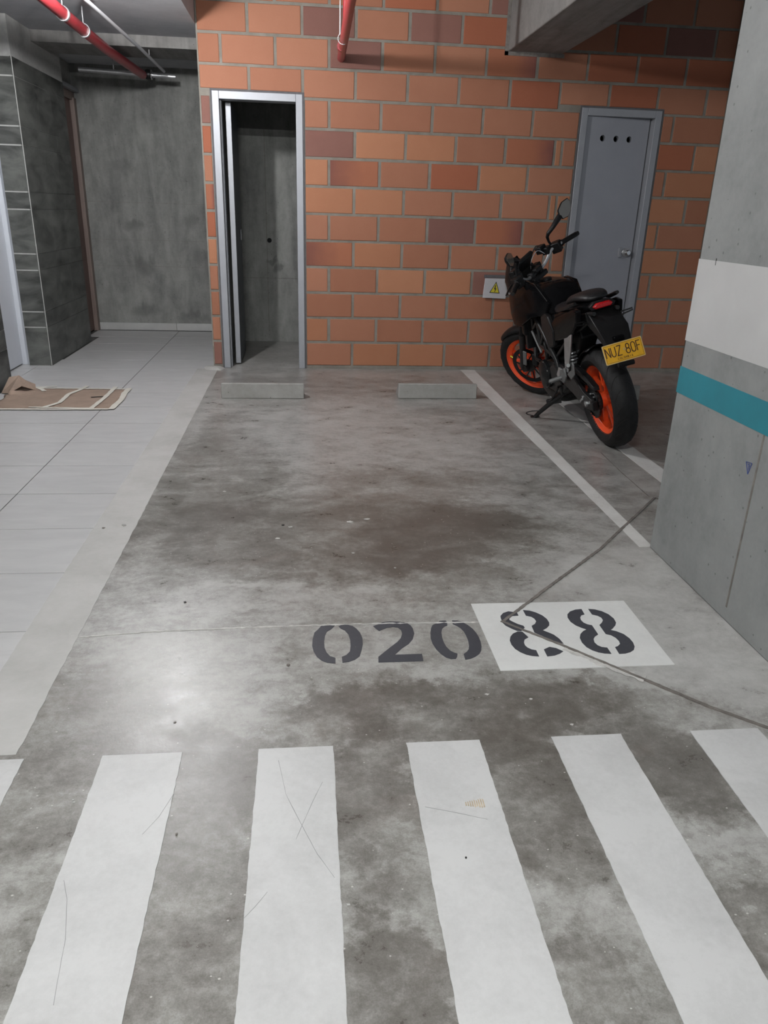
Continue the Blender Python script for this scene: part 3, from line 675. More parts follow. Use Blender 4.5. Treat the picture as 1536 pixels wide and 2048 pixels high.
DIG = {
'zero1_l':[(-0.1178,-4.3389),(-0.1228,-4.3346),(-0.1411,-4.3418),(-0.1643,-4.3416),(-0.1763,-4.3661),(-0.188,-4.3852),(-0.1944,-4.4281),(-0.1961,-4.4653),(-0.1921,-4.4973),(-0.183,-4.5267),(-0.1691,-4.5492),(-0.1529,-4.5617),(-0.1271,-4.5682),(-0.1258,-4.5372),(-0.1422,-4.5267),(-0.1524,-4.504),(-0.1577,-4.4766),(-0.1579,-4.4395),(-0.1545,-4.4063),(-0.1474,-4.3799),(-0.1316,-4.3634)],
'zero1_r':[(-0.1079,-4.3495),(-0.0971,-4.3379),(-0.079,-4.3398),(-0.0615,-4.3494),(-0.0498,-4.3675),(-0.04,-4.3928),(-0.0348,-4.427),(-0.0364,-4.4646),(-0.0424,-4.4964),(-0.051,-4.5317),(-0.0667,-4.5505),(-0.0865,-4.5615),(-0.1057,-4.5651),(-0.1065,-4.5331),(-0.0915,-4.5229),(-0.0795,-4.5034),(-0.0757,-4.4718),(-0.0747,-4.4344),(-0.0786,-4.4006),(-0.0887,-4.3755),(-0.1009,-4.3639)],
'two':[(0.0061,-4.3528),(0.0193,-4.3458),(0.0418,-4.329),(0.0633,-4.3244),(0.0945,-4.328),(0.1197,-4.3381),(0.1307,-4.354),(0.1358,-4.3745),(0.136,-4.4068),(0.1269,-4.4403),(0.1105,-4.4678),(0.0847,-4.4942),(0.0584,-4.5297),(0.0828,-4.5302),(0.1435,-4.529),(0.1421,-4.5694),(0.0659,-4.5695),(0.0036,-4.5695),(0.0059,-4.5392),(0.023,-4.518),(0.0513,-4.4832),(0.0743,-4.4565),(0.0884,-4.4335),(0.0965,-4.4048),(0.0958,-4.3825),(0.0873,-4.367),(0.0724,-4.3612),(0.0512,-4.3652),(0.0345,-4.3769),(0.0234,-4.3847),(0.0144,-4.3708)],
'zero2_l':[(0.2206,-4.344),(0.2335,-4.3308),(0.2534,-4.329),(0.2569,-4.3389),(0.2538,-4.3611),(0.2431,-4.3673),(0.2326,-4.382),(0.2264,-4.4049),(0.2231,-4.4373),(0.2235,-4.4691),(0.2274,-4.4942),(0.2352,-4.516),(0.2447,-4.5271),(0.2547,-4.5336),(0.2511,-4.5498),(0.2446,-4.5626),(0.2298,-4.5633),(0.2152,-4.5537),(0.2025,-4.5323),(0.1923,-4.5045),(0.1862,-4.4703),(0.1853,-4.4385),(0.1901,-4.4031),(0.1974,-4.3735),(0.2044,-4.3569)],
'zero2_r':[(0.2756,-4.3294),(0.294,-4.331),(0.3095,-4.3433),(0.3232,-4.3629),(0.3341,-4.3872),(0.3405,-4.4141),(0.3435,-4.4404),(0.3431,-4.4691),(0.3398,-4.4971),(0.3332,-4.5213),(0.3235,-4.5389),(0.3089,-4.5529),(0.2918,-4.5638),(0.2727,-4.5691),(0.2738,-4.5376),(0.2866,-4.5248),(0.2955,-4.5101),(0.3011,-4.4888),(0.304,-4.4607),(0.3039,-4.4318),(0.3012,-4.4022),(0.2937,-4.3784),(0.2827,-4.3626),(0.2734,-4.3535)],
'eight1_tl':[(0.4448,-4.3238),(0.4474,-4.3097),(0.4613,-4.2905),(0.4824,-4.2799),(0.5103,-4.2893),(0.5103,-4.3099),(0.487,-4.3116),(0.4743,-4.3252),(0.4716,-4.3392),(0.4801,-4.3518),(0.4937,-4.3681),(0.5086,-4.3791),(0.5097,-4.3911),(0.4924,-4.412),(0.4789,-4.4097),(0.465,-4.3956),(0.4492,-4.3744),(0.4433,-4.3552)],
'eight1_bl':[(0.4794,-4.4147),(0.4945,-4.4171),(0.4991,-4.4322),(0.5049,-4.4521),(0.4894,-4.4641),(0.4816,-4.4828),(0.4803,-4.5),(0.4848,-4.5142),(0.4952,-4.5255),(0.508,-4.5308),(0.5071,-4.5662),(0.4878,-4.5627),(0.4702,-4.5543),(0.4544,-4.5385),(0.4431,-4.5181),(0.4378,-4.493),(0.4389,-4.4679),(0.4467,-4.4458),(0.4603,-4.4269)],
'eight1_r':[(0.5363,-4.2733),(0.5586,-4.2788),(0.5769,-4.2925),(0.5929,-4.3132),(0.6017,-4.3386),(0.6023,-4.3632),(0.597,-4.3802),(0.5839,-4.3966),(0.5653,-4.4108),(0.5775,-4.4231),(0.5933,-4.4404),(0.6041,-4.467),(0.6084,-4.4974),(0.5929,-4.4855),(0.5698,-4.4652),(0.5508,-4.4415),(0.5373,-4.4276),(0.5336,-4.4225),(0.5362,-4.3812),(0.5508,-4.3693),(0.5608,-4.3507),(0.5595,-4.333),(0.5523,-4.3202),(0.5361,-4.3112)],
'eight1_br':[(0.5339,-4.5276),(0.5566,-4.5134),(0.576,-4.5222),(0.5928,-4.5414),(0.5776,-4.5542),(0.5578,-4.5636),(0.5331,-4.5676)],
'eight2_l':[(0.7455,-4.276),(0.7432,-4.3134),(0.7307,-4.3182),(0.7205,-4.3339),(0.7171,-4.3515),(0.7201,-4.3691),(0.7301,-4.3818),(0.7429,-4.3876),(0.7423,-4.4465),(0.7271,-4.4588),(0.7164,-4.4745),(0.712,-4.495),(0.7159,-4.5126),(0.7257,-4.5234),(0.742,-4.528),(0.7418,-4.5641),(0.7218,-4.5606),(0.704,-4.5536),(0.6884,-4.5405),(0.6764,-4.5214),(0.671,-4.4929),(0.6737,-4.4642),(0.6836,-4.4418),(0.6987,-4.4243),(0.7154,-4.4128),(0.7028,-4.4026),(0.6873,-4.3848),(0.6776,-4.36),(0.677,-4.3317),(0.6832,-4.3104),(0.699,-4.2911),(0.7218,-4.2793)],
'eight2_r':[(0.7699,-4.2764),(0.791,-4.2808),(0.8122,-4.2948),(0.8279,-4.3175),(0.8351,-4.3467),(0.8323,-4.3748),(0.8229,-4.3916),(0.806,-4.4113),(0.7947,-4.4209),(0.8112,-4.4301),(0.8286,-4.4493),(0.8373,-4.476),(0.8389,-4.5018),(0.8336,-4.5267),(0.8234,-4.5448),(0.8068,-4.5576),(0.7868,-4.5647),(0.7668,-4.5654),(0.7686,-4.5263),(0.7804,-4.5207),(0.7931,-4.5073),(0.7962,-4.4899),(0.7934,-4.4704),(0.7841,-4.4536),(0.7689,-4.4446),(0.769,-4.3872),(0.7829,-4.3723),(0.7934,-4.3553),(0.7942,-4.3375),(0.786,-4.3245),(0.7695,-4.3147)],

}
def digit(label, keys, z, x, y, wd):
    e = empty('painted_digit', (x, y, 0)); setp(e, label, 'floor marking', 'black stencilled digits 02088 on the floor')
    for k_ in keys:
        inparent(prism('stencil_stroke', DIG[k_], z, z+.0012, 'digit'), e)
digit('leftmost black stencilled digit 0 on the bare concrete', ['zero1_l', 'zero1_r'], .0002, -.12, -4.45, 0)
digit('black stencilled digit 2 between two zeros on the concrete', ['two'], .0002, .08, -4.45, 0)
digit('black stencilled digit 0 touching the white panel on its left', ['zero2_l', 'zero2_r'], .0002, .27, -4.45, 0)
digit('black stencilled digit 8 cut through by the slab joint', ['eight1_tl', 'eight1_bl', 'eight1_r', 'eight1_br'], .0018, .51, -4.45, 0)
digit('rightmost intact black stencilled digit 8 on the white panel', ['eight2_l', 'eight2_r'], .0018, .76, -4.42, 0)

# ---- wheel stops
def stop(x0, x1, y, label):
    prof = [(y, 0), (y+.014, .108), (y+.045, .108), (y+.18, 0)]
    bm = bmesh.new(); aprism(bm, [(a, b) for a, b in prof], x0, x1, 'x')
    bmesh.ops.subdivide_edges(bm, edges=bm.edges[:], cuts=1)
    o = link('wheel_stop', bm, 'stop', bevel=.006); setp(o, label, 'wheel stop', 'concrete wheel stops'); return o
stop(-.80, -.213, -1.13, 'concrete wheel stop in front of the open closet door')
stop(.474, 1.058, -1.105, 'concrete wheel stop beside the parking line, right of the open doorway')
stop(1.735, 2.312, -1.11, 'concrete wheel stop mostly hidden behind the rear wheel of the motorcycle')

# ---- electrical box
eb = empty('electrical_box', (1.405, 0, .69)); setp(eb, 'white electrical box with a yellow high-voltage triangle on the brick wall', 'electrical box')
def eb_add(o): return inparent(o, eb)
eb_add(box('box_body', 1.312, 1.506, -.020, .012, .628, .775, 'boxwhite', bevel=.004))
cv = eb_add(prism('cover', [(1.296, .617), (1.495, .611), (1.508, .772), (1.307, .776)], -.030, -.019, 'boxwhite', axis='y', bevel=.003))
eb_add(box('upper_gap', 1.303, 1.512, -.006, .010, .778, .802, 'sealant'))
T3 = [(1.350, .659), (1.440, .655), (1.404, .752)]
eb_add(prism('warning_triangle', T3, -.0306, -.0300, 'black', axis='y'))['label'] = 'black outlined yellow triangle'
cx_, cz_ = sum(a for a, b in T3)/3, sum(b for a, b in T3)/3
eb_add(prism('triangle_field', [(cx_+(a-cx_)*.80, cz_+(b-cz_)*.80) for a, b in T3], -.0312, -.0306, 'yellow', axis='y'))
eb_add(prism('lightning_bolt', [(1.398, .724), (1.405, .724), (1.400, .697), (1.410, .697), (1.398, .667), (1.392, .667), (1.399, .688), (1.388, .688)], -.0318, -.0312, 'black', axis='y'))

# ---- red sprinkler pipe on the brick wall
rp = empty('red_pipe', (.08, -.8, 2.33)); setp(rp, 'red painted pipe running under the ceiling into the brick wall', 'pipe')
inparent(tube('pipe_run', [(.04, -3.2, 2.352), (.088, -.02, 2.330), (.09, .02, 2.330)], .029, 'redpipe', seg=16), rp)
inparent(tube('coupling', [(.071, -.42, 2.336), (.073, -.36, 2.336)], .031, 'redpipe', seg=16), rp)
bm = bmesh.new(); alathe(bm, [(.032, -.004), (.036, -.004), (.036, .004), (.032, .004)], (.070, -.66, 2.337), 'y', 24, closed=True)
inparent(link('hanger_ring', bm, 'galv', smooth=True), rp)
inparent(tube('hanger_rod', [(.05, -.66, 2.36), (.05, -.66, 2.96)], .005, 'galv', seg=8), rp)
inparent(tube('riser', [(.072, -1.0, 2.345), (.072, -1.0, 2.96)], .020, 'redpipe', seg=14), rp)
# ---- hall pipes
hp = empty('red_pipe', (-1.68, 0, 2.35)); setp(hp, 'red painted pipe under the hall ceiling at the top left', 'pipe')
inparent(tube('pipe_run', [(-1.665, -4.0, 2.36), (-1.68, 0.3, 2.355), (-1.63, 1.45, 2.352)], .036, 'redpipe', seg=16), hp)
for y in (-.85, -.36):
    bm = bmesh.new(); alathe(bm, [(.037, -.012), (.043, -.012), (.043, .012), (.037, .012)], (-1.677, y, 2.357), 'y', 24, closed=True)
    inparent(link('hanger_ring', bm, 'galv', smooth=True), hp)
    inparent(tube('hanger_rod', [(-1.677, y, 2.40), (-1.677, y, 2.5)], .005, 'galv', seg=8), hp)
cp = empty('cross_pipe', (-1.8, 1.35, 2.36)); setp(cp, 'pale pipe running across the hall in front of the back wall', 'pipe')
inparent(tube('pipe_run', [(-2.20, 1.50, 2.378), (-1.36, 1.58, 2.365)], .020, 'galv', seg=14), cp)
inparent(tube('hanger_rod', [(-1.9, 1.535, 2.38), (-1.9, 1.535, 2.502)], .005, 'galv', seg=8), cp)
inparent(lathe('elbow', [(.02, -.03), (.042, -.02), (.046, 0), (.042, .02), (.02, .03)], (-1.60, 1.555, 2.37), 'steelb', axis='x', seg=20), cp)
for x in (-1.585, -1.57): inparent(lathe('coupling_ring', [(.036, -.004), (.040, -.004), (.040, .004), (.036, .004)], (x, 1.557, 2.37), 'chrome', axis='x', seg=20, closed=True), cp)
ec = empty('conduit', (-1.45, 0, 2.4)); setp(ec, 'thin white electrical conduit along the hall ceiling', 'conduit')
inparent(tube('conduit_run', [(-1.53, -2.2, 2.40), (-1.475, -.944, 2.39), (-1.43, .3, 2.375), (-1.411, 1.18, 2.36), (-1.411, 1.26, 2.36)], .012, 'conduit', seg=10), ec)
inparent(lathe('junction_box', [(.03, 0), (.03, .06)], (-1.475, -.90, 2.43), 'conduit', axis='z', seg=20), ec)
inparent(tube('drop_rod', [(-1.42, .62, 2.37), (-1.42, .62, 2.42)], .004, 'galv', seg=8), ec)
# ---- lamps
lp = empty('ceiling_lamp', (LAMP_HALL[0], LAMP_HALL[1], 2.5)); setp(lp, 'round ceiling lamp over the tiled hall, just above the picture', 'lamp')
inparent(lathe('lamp_base', [(.075, 0), (.075, -.02), (.045, -.035), (.022, -.060)], (LAMP_HALL[0], LAMP_HALL[1], 2.5), 'boxwhite', axis='z', seg=32), lp)
inparent(lathe('light_bulb', [(.014, .10), (.016, .08), (.030, .045), (.034, .02), (.030, -.008), (.018, -.026), (.004, -.031)], (LAMP_HALL[0], LAMP_HALL[1], LAMP_HALL[2]), 'bulb', axis='z', seg=24), lp)
for i, q_ in enumerate(LANE):
    t = empty('batten_lamp', q_[:3]); setp(t, ['white batten lamp hanging over the lane above the crosswalk stripes', 'unseen batten lamp added as fill light far behind the crosswalk stripes'][i], 'lamp')
    zt = 2.5 if q_[0] < -.975 else 2.95
    inparent(box('housing', q_[0]-.63, q_[0]+.63, q_[1]-.07, q_[1]+.07, q_[2], q_[2]+.06, 'boxwhite', bevel=.006), t)
    inparent(tube('suspension_rod', [(q_[0]-.5, q_[1], q_[2]+.05), (q_[0]-.5, q_[1], zt+.01)], .004, 'galv', seg=8), t)
    inparent(tube('suspension_rod', [(q_[0]+.5, q_[1], q_[2]+.05), (q_[0]+.5, q_[1], zt+.01)], .004, 'galv', seg=8), t)
    inparent(tube('light_tube', [(q_[0]-.58, q_[1], q_[2]-.018), (q_[0]+.58, q_[1], q_[2]-.018)], .018, 'lit_tube', seg=12), t)

# ---- taped kraft paper on the tiles
cb = empty('floor_paper', (-1.85, -1.15, 0)); setp(cb, 'brown kraft paper taped to the tiled floor, crumpled at the left end', 'paper')
bm = bmesh.new(); nx, ny = 40, 26; VV = []
for j in range(ny+1):
    row = []
    for i in range(nx+1):
        u, v = i/nx, j/ny
        xl = -2.27; x = xl+(-1.50-xl)*u; y = -1.455+(.60-.02*u)*v
        crump = max(0, 1-u*4.2)
        z = .003+abs(math.sin(i*1.9+j*.7)*math.cos(j*1.3-i*.6))*(.0025+.020*crump*v)+crump**2*.085*max(0, v-.35)*(.6+.4*math.sin(j*1.1))
        if u < .02 and v < .5: z = .003
        row.append(bm.verts.new((x+.006*math.sin(j*1.7)*(u < .01), y, z)))
    VV.append(row)
for j in range(ny):
    for i in range(nx): bm.faces.new((VV[j][i], VV[j][i+1], VV[j+1][i+1], VV[j+1][i]))
po = inparent(link('paper_sheet', bm, 'card', smooth=True), cb)
so = po.modifiers.new('s', 'SOLIDIFY'); so.thickness = .0015
# crumpled flap leaning on the tiled wall
bm = bmesh.new()
fl = [(-2.335, -1.02, .004), (-2.30, -.93, .10), (-2.24, -.86, .075), (-2.16, -.84, .03), (-2.13, -.93, .006), (-2.20, -1.0, .05), (-2.27, -1.06, .012), (-2.235, -.92, .11), (-2.19, -.9, .06)]
vs = [bm.verts.new(c_) for c_ in fl]
for f in ((0, 1, 7), (1, 2, 7), (7, 2, 8), (2, 3, 8), (8, 3, 4), (8, 4, 5), (7, 8, 5), (0, 7, 6), (7, 5, 6)): bm.faces.new([vs[i] for i in f])
fo = inparent(link('torn_flap', bm, 'card', recalc=False), cb); so = fo.modifiers.new('s', 'SOLIDIFY'); so.thickness = .002
def tape(pts, wd, z=.0065):
    o = strip('tape_strip', pts, wd, z, 'tape', None, h=.001, jit=.0025, step=.03); return inparent(o, cb)
tape([(-2.30, -1.478), (-1.9, -1.478), (-1.50, -1.468)], .030)
tape([(-2.02, -1.43), (-1.75, -1.448), (-1.6, -1.455)], .02, .0078)
tape([(-2.14, -.852), (-1.9, -.858), (-1.52, -.868)], .024)
tape([(-1.485, -1.475), (-1.475, -1.2), (-1.495, -1.0), (-1.495, -.85)], .040, .0078)
tape([(-1.615, -1.47), (-1.60, -1.15), (-1.60, -.81)], .032, .0088)
tape([(-1.93, -1.45), (-1.86, -1.3), (-1.87, -1.05), (-1.83, -.92), (-1.81, -.78)], .030, .0088)
tape([(-2.22, -.80), (-2.10, -.90), (-2.06, -.96)], .030, .0088)
tape([(-2.16, -.84), (-2.02, -.80)], .022, .0098)
inparent(prism('tear', [(-1.70, -1.13), (-1.60, -1.105), (-1.61, -1.12), (-1.69, -1.145)], .0075, .0082, 'void'), cb)

# ================================================================== THE MOTORCYCLE
WB, RRW, RFW = 1.357, .306, .293
rake, trail, STEER = R(25), .095, 0.640
AXI = Vector((-math.sin(rake), 0, math.cos(rake))); A0 = Vector((WB+trail, 0, 0))
SM = Matrix.Translation(A0) @ Matrix.Rotation(STEER, 4, AXI) @ Matrix.Translation(-A0)
bike = empty('motorcycle')
psi, lean, bs = 0.038, 0.279, 0.97
Fv = Vector((-math.sin(psi), math.cos(psi), 0)); Lh = Vector((-math.cos(psi), -math.sin(psi), 0)); Zv = Vector((0, 0, 1))
Lv = Lh*math.cos(lean)-Zv*math.sin(lean); Uv = Zv*math.cos(lean)+Lh*math.sin(lean); Uv = (Uv+Fv*.0062).normalized(); Fv = (Fv-Zv*.0062).normalized()
bike.matrix_world = Matrix(((Fv.x*bs, Lv.x*bs, Uv.x*bs, 1.649), (Fv.y*bs, Lv.y*bs, Uv.y*bs, -2.282), (Fv.z*bs, Lv.z*bs, Uv.z*bs, .0052), (0, 0, 0, 1)))
setp(bike, 'black naked motorcycle with orange wheels leaning on its side stand', 'motorcycle')
def steered(o):
    o.data.transform(SM); return o
def bx(bm, c, s, rot=None):
    m = Matrix.Translation(c)
    if rot: m = m @ Matrix.Rotation(rot[1], 4, rot[0])
    g = bmesh.ops.create_cube(bm, size=1.0, matrix=m @ Matrix.Diagonal((*s, 1))); return g
def bbox(name, c, s, mat, par=bike, rot=None, bevel=.004):
    bm = bmesh.new(); bx(bm, c, s, rot); return link(name, bm, mat, par, bevel=bevel)
def cyl(name, c, r, h, mat, par=bike, axis='y', seg=32, bevel=.003):
    bm = bmesh.new(); alathe(bm, [(r, -h/2), (r, h/2)], c, axis, seg); return link(name, bm, mat, par, bevel=bevel)
# ---------------- wheels
def tyre_profile(Rt, Rin, w):
    pts = []
    for i in range(17):
        a = -R(82)+R(164)*i/16; pts.append((Rt-w*.50*(1-math.cos(a))*.86, w/2*math.sin(a)/math.sin(R(82))))
    pts += [(Rin+.010, w*.40), (Rin, w*.34), (Rin, -w*.34), (Rin+.010, -w*.40)]
    return pts
def tread(bm, cx, cz, Rt, w, n):
    """raised rubber blocks' sipes: thin dark slits as tiny sunk strips following the crown"""
    for k_ in range(n):
        a0 = 2*math.pi*k_/n
        for sgn in (-1, 1):
            P = []
            for t in range(6):
                u = t/5; ph = R(12)+R(50)*u; a = a0+(.20*u*u+.03)*1.2+(sgn > 0)*math.pi/n
                r_ = Rt-w*.50*(1-math.cos(ph))*.86+.0004; y = sgn*w/2*math.sin(ph)/math.sin(R(82))
                P.append(Vector((cx+r_*math.cos(a), y, cz+r_*math.sin(a))))
            atube(bm, P, [.0012, .0022, .0024, .0024, .0022, .0008], 4)
def wheel(name, cx, cz, Rt, tw, rimw, label, steer=False):
    # rim barrel with lips, machined as one lathe
    hw = rimw/2; prof = [(.2235, -hw), (.2235, -hw+.006), (.214, -hw+.012), (.196, -hw+.026), (.190, 0), (.196, hw-.026), (.214, hw-.012), (.2235, hw-.006), (.2235, hw),
                         (.2175, hw), (.2070, hw-.010), (.186, hw-.024), (.181, 0), (.186, -hw+.024), (.2070, -hw+.010), (.2175, -hw)]
    bm = bmesh.new(); alathe(bm, prof, (cx, 0, cz), 'y', 72, closed=True)
    # hub
    alathe(bm, [(.030, -.055), (.048, -.050), (.052, 0), (.048, .050), (.030, .055)], (cx, 0, cz), 'y', 28)
    # five split spokes (each forks towards the rim)
    for k_ in range(5):
        a = 2*math.pi*k_/5+.35
        for d in (-.17, .17):
            pts = []
            for t in range(6):
                u = t/5; r_ = .040+(.190-.040)*u; aa = a+d*(.55+.9*u)
                pts.append(Vector((cx+r_*math.cos(aa), 0, cz+r_*math.sin(aa))))
            for i in range(5):
                p0, p1 = pts[i], pts[i+1]; dirv = (p1-p0).normalized(); nn = Vector((-dirv.z, 0, dirv.x))
                w0 = .013-.0012*i; w1 = .013-.0012*(i+1); h0 = .030-.003*i*.6; h1 = .030-.003*(i+1)*.6
                v = [bm.verts.new(p0+nn*s1*w0+Vector((0, s2*h0, 0))) for s1, s2 in ((-1, -.7), (1, -.7), (1, .7), (-1, .7))]
                w_ = [bm.verts.new(p1+nn*s1*w1+Vector((0, s2*h1, 0))) for s1, s2 in ((-1, -.7), (1, -.7), (1, .7), (-1, .7))]
                for j in range(4): bm.faces.new((v[j], v[(j+1) % 4], w_[(j+1) % 4], w_[j]))
                if i == 0: bm.faces.new(v)
                if i == 4: bm.faces.new(w_)
    rim = link(name, bm, 'orange', bike, bevel=.0025, seg=1); rim['label'] = label
    bm = bmesh.new(); alathe(bm, tyre_profile(Rt, .212, tw), (cx, 0, cz), 'y', 96, closed=True)
    ty = link('tyre', bm, 'rubber', rim, smooth=True)
    bm = bmesh.new(); tread(bm, cx, cz, Rt, tw, 22); tr = link('tread_groove', bm, 'black', rim); tr['kind'] = 'stuff'
    ax = cyl('axle', (cx, 0, cz), .014, .25 if not steer else .21, 'steelb', rim)
    out = [rim, ty, tr, ax]
    if steer:
        for o in out: steered(o)
    return rim
rw = wheel('rear_wheel', 0, RRW, RRW, .150, .112, 'bright orange rear wheel')
fw = wheel('front_wheel', WB, RFW, RFW, .112, .086, 'bright orange front wheel', True)
# sprocket, carrier, rear disc, chain
bm = bmesh.new(); n = 43; prof = []
for i in range(n*4):
    a = 2*math.pi*i/(n*4); r_ = .098 if i % 4 in (0, 1) else .091
    prof.append((r_*math.cos(a), RRW+r_*math.sin(a)))
aprism(bm, prof, .083, .088, 'y'); link('sprocket', bm, 'steelb', rw)
bm = bmesh.new(); alathe(bm, [(.060, .052), (.066, .070), (.066, .090), (.040, .094), (.022, .094)], (0, 0, RRW), 'y', 32)
link('sprocket_carrier', bm, 'engine', rw, bevel=.002)
bm = bmesh.new()
for i in range(6):
    a = 2*math.pi*i/6+.2; alathe(bm, [(.0065, 0), (.0065, .010)], (.050*math.cos(a), .092, RRW+.050*math.sin(a)), 'y', 8)
link('sprocket_bolt', bm, 'silver', rw)['kind'] = 'stuff'
bm = bmesh.new(); alathe(bm, [(.115, -.070), (.115, -.074), (.075, -.074), (.075, -.070)], (0, 0, RRW), 'y', 48, closed=True); link('brake_disc', bm, 'silver', rw, smooth=True)
bbox('brake_caliper', (-.03, -.085, RRW+.10), (.09, .045, .06), 'engine', rw)
# chain: upper and lower run with link plates
bm = bmesh.new()
def chain_run(p0, p1, nl):
    a, b = Vector(p0), Vector(p1)
    for i in range(nl):
        c_ = a.lerp(b, (i+.5)/nl); L_ = (b-a).length/nl
        ang = math.atan2((b-a).z, (b-a).x)
        bx(bm, c_, (L_*.92, .016 if i % 2 else .010, .011), (Vector((0, 1, 0)), -ang))
chain_run((0.02, .086, RRW+.095), (.50, .086, .415), 32); chain_run((0.02, .086, RRW-.095), (.50, .086, .345), 32)
for i in range(14):
    a = math.pi/2+math.pi*(i+.5)/14; bx(bm, (.096*math.cos(a), .086, RRW+.096*math.sin(a)), (.020, .014, .010), (Vector((0, 1, 0)), -(a+math.pi/2)))
ch = link('drive_chain', bm, 'steelb', bike); ch['kind'] = 'stuff'
# front discs
bm = bmesh.new()
for y0 in (.058,):
    n = 60; outer = []; alathe(bm, [(.150, y0), (.150, y0+.004), (.118, y0+.004), (.118, y0)], (WB, 0, RFW), 'y', 60, closed=True)
for i in range(10):
    a = 2*math.pi*i/10; p0 = Vector((WB+.045*math.cos(a), .060, RFW+.045*math.sin(a))); p1 = Vector((WB+.122*math.cos(a+.35), .060, RFW+.122*math.sin(a+.35))); atube(bm, [p0, p1], .005, 6)
steered(link('brake_disc', bm, 'engine', fw, smooth=True))
bm = bmesh.new(); alathe(bm, [(.052, .05), (.052, .066), (.02, .068)], (WB, 0, RFW), 'y', 24); steered(link('disc_carrier', bm, 'steelb', fw, smooth=True))
# ---------------- fork and front end (all steered)
d = AXI; fwdv = Vector((math.cos(rake), 0, math.sin(rake)))
ax0 = Vector((WB, 0, RFW))
fo = ax0-fwdv*.0
def fk(t, y, off=0.0): return ax0+d*t+Vector((0, y, 0))+fwdv*off
for sgn in (1, -1):
    bm = bmesh.new(); atube(bm, [fk(-.015, sgn*.096, .028), fk(.02, sgn*.096, .03), fk(.06, sgn*.096, .03), fk(.30, sgn*.096, .03), fk(.305, sgn*.096, .03)], [.020, .026, .023, .025, .028], 18)
    bx(bm, fk(0, sgn*.096, .010), (.045, .034, .05))
    f_ = steered(link('fork_leg', bm, 'steelb', bike, smooth=True))
    steered(tube('fork_tube', [fk(.30, sgn*.096, .03), fk(.44, sgn*.096, .03), fk(.70, sgn*.096, .03), fk(.735, sgn*.096, .03)], [.0215, .0215, .027, .027], 'satin', f_, seg=18))
    if sgn > 0:
        gd = steered(bbox('fork_guard', fk(.115, .122, -.005), (.030, .010, .125), 'greyal', f_, (Vector((0, 1, 0)), -rake), .003)); gd['label'] = 'small pale fork guard plate'
        steered(bbox('brake_caliper', fk(.105, .082, -.075), (.055, .040, .10), 'engine', f_, (Vector((0, 1, 0)), -rake), .008))
# triple clamps
for t, w_ in ((.62, .055), (.715, .05)):
    bm = bmesh.new(); c0 = fk(t, 0, .015)
    bx(bm, c0, (.075, .245, .028), (Vector((0, 1, 0)), -rake)); steered(link('fork_clamp', bm, 'engine', bike, bevel=.008))
# front mudguard
bm = bmesh.new(); rows = []
for i in range(19):
    a = R(52)+R(100)*i/18; ww = .060 if 2 < i < 17 else .046
    row = []
    for j in range(9):
        v_ = -1+2*j/8; r_ = .318-.032*abs(v_)**2.4
        row.append(bm.verts.new((WB+r_*math.cos(a), ww*v_, RFW+r_*math.sin(a))))
    rows.append(row)
for i in range(18):
    for j in range(8): bm.faces.new((rows[i][j], rows[i][j+1], rows[i+1][j+1], rows[i+1][j]))
o = steered(link('front_mudguard', bm, 'satin', bike, smooth=True)); so = o.modifiers.new('s', 'SOLIDIFY'); so.thickness = .004
for sgn in (1, -1):
    steered(prism('mudguard_bracket', [(WB-.13, RFW+.16), (WB-.04, RFW+.20), (WB-.06, RFW+.28), (WB-.17, RFW+.26)], sgn*.058, sgn*.070, 'satin', o, axis='y', bevel=.003))
# headlight mask (wedge shape, two plates and a lens)
def loft(name, secs, mat, par=bike, sub=1, cap=True, bevel=0, crease=None):
    """secs: list of rings (lists of 3-D points, same count)"""
    bm = bmesh.new(); Rn = [[bm.verts.new(p_) for p_ in s_] for s_ in secs]; n = len(secs[0])
    for i in range(len(secs)-1):
        for j in range(n): bm.faces.new((Rn[i][j], Rn[i][(j+1) % n], Rn[i+1][(j+1) % n], Rn[i+1][j]))
    if cap: bm.faces.new(Rn[0][::-1]); bm.faces.new(Rn[-1])
    return link(name, bm, mat, par, sub=sub, bevel=bevel, smooth=True, angle=50)
def ringyz(x, pts): return [(x, y, z) for y, z in pts]
def mir(half): return half+[(-y, z) for y, z in reversed(half)]
mask = loft('headlight_mask', [
    ringyz(1.075, mir([(.075, .90), (.110, .96), (.105, 1.02), (.040, 1.045)])),
    ringyz(1.13, mir([(.075, .84), (.125, .94), (.105, 1.05), (.030, 1.115)])),
    ringyz(1.19, mir([(.055, .83), (.105, .92), (.080, 1.03), (.018, 1.105)])),
    ringyz(1.25, mir([(.025, .86), (.060, .92), (.045, .99), (.010, 1.03)]))], 'satin', sub=0, bevel=.006)
steered(mask)
steered(prism('headlight_lens', [(-.05, .87), (.05, .87), (.06, .93), (.04, .985), (-.04, .985), (-.06, .93)], 1.235, 1.262, 'amberlens', mask, axis='x', bevel=.004))
# instrument cluster facing the rider
ins = steered(bbox('instrument_panel', (1.055, 0, 1.075), (.030, .165, .105), 'satin', bike, (Vector((0, 1, 0)), -R(35)), .010)); 
steered(bbox('display', (1.040, 0, 1.083), (.004, .120, .066), 'gloss', ins, (Vector((0, 1, 0)), -R(35)), .001))
# small fly screen
steered(prism('fly_screen', [(-.06, 1.02), (.06, 1.02), (.035, 1.125), (-.035, 1.125)], 1.12, 1.128, 'gloss', mask, axis='x', bevel=.002))
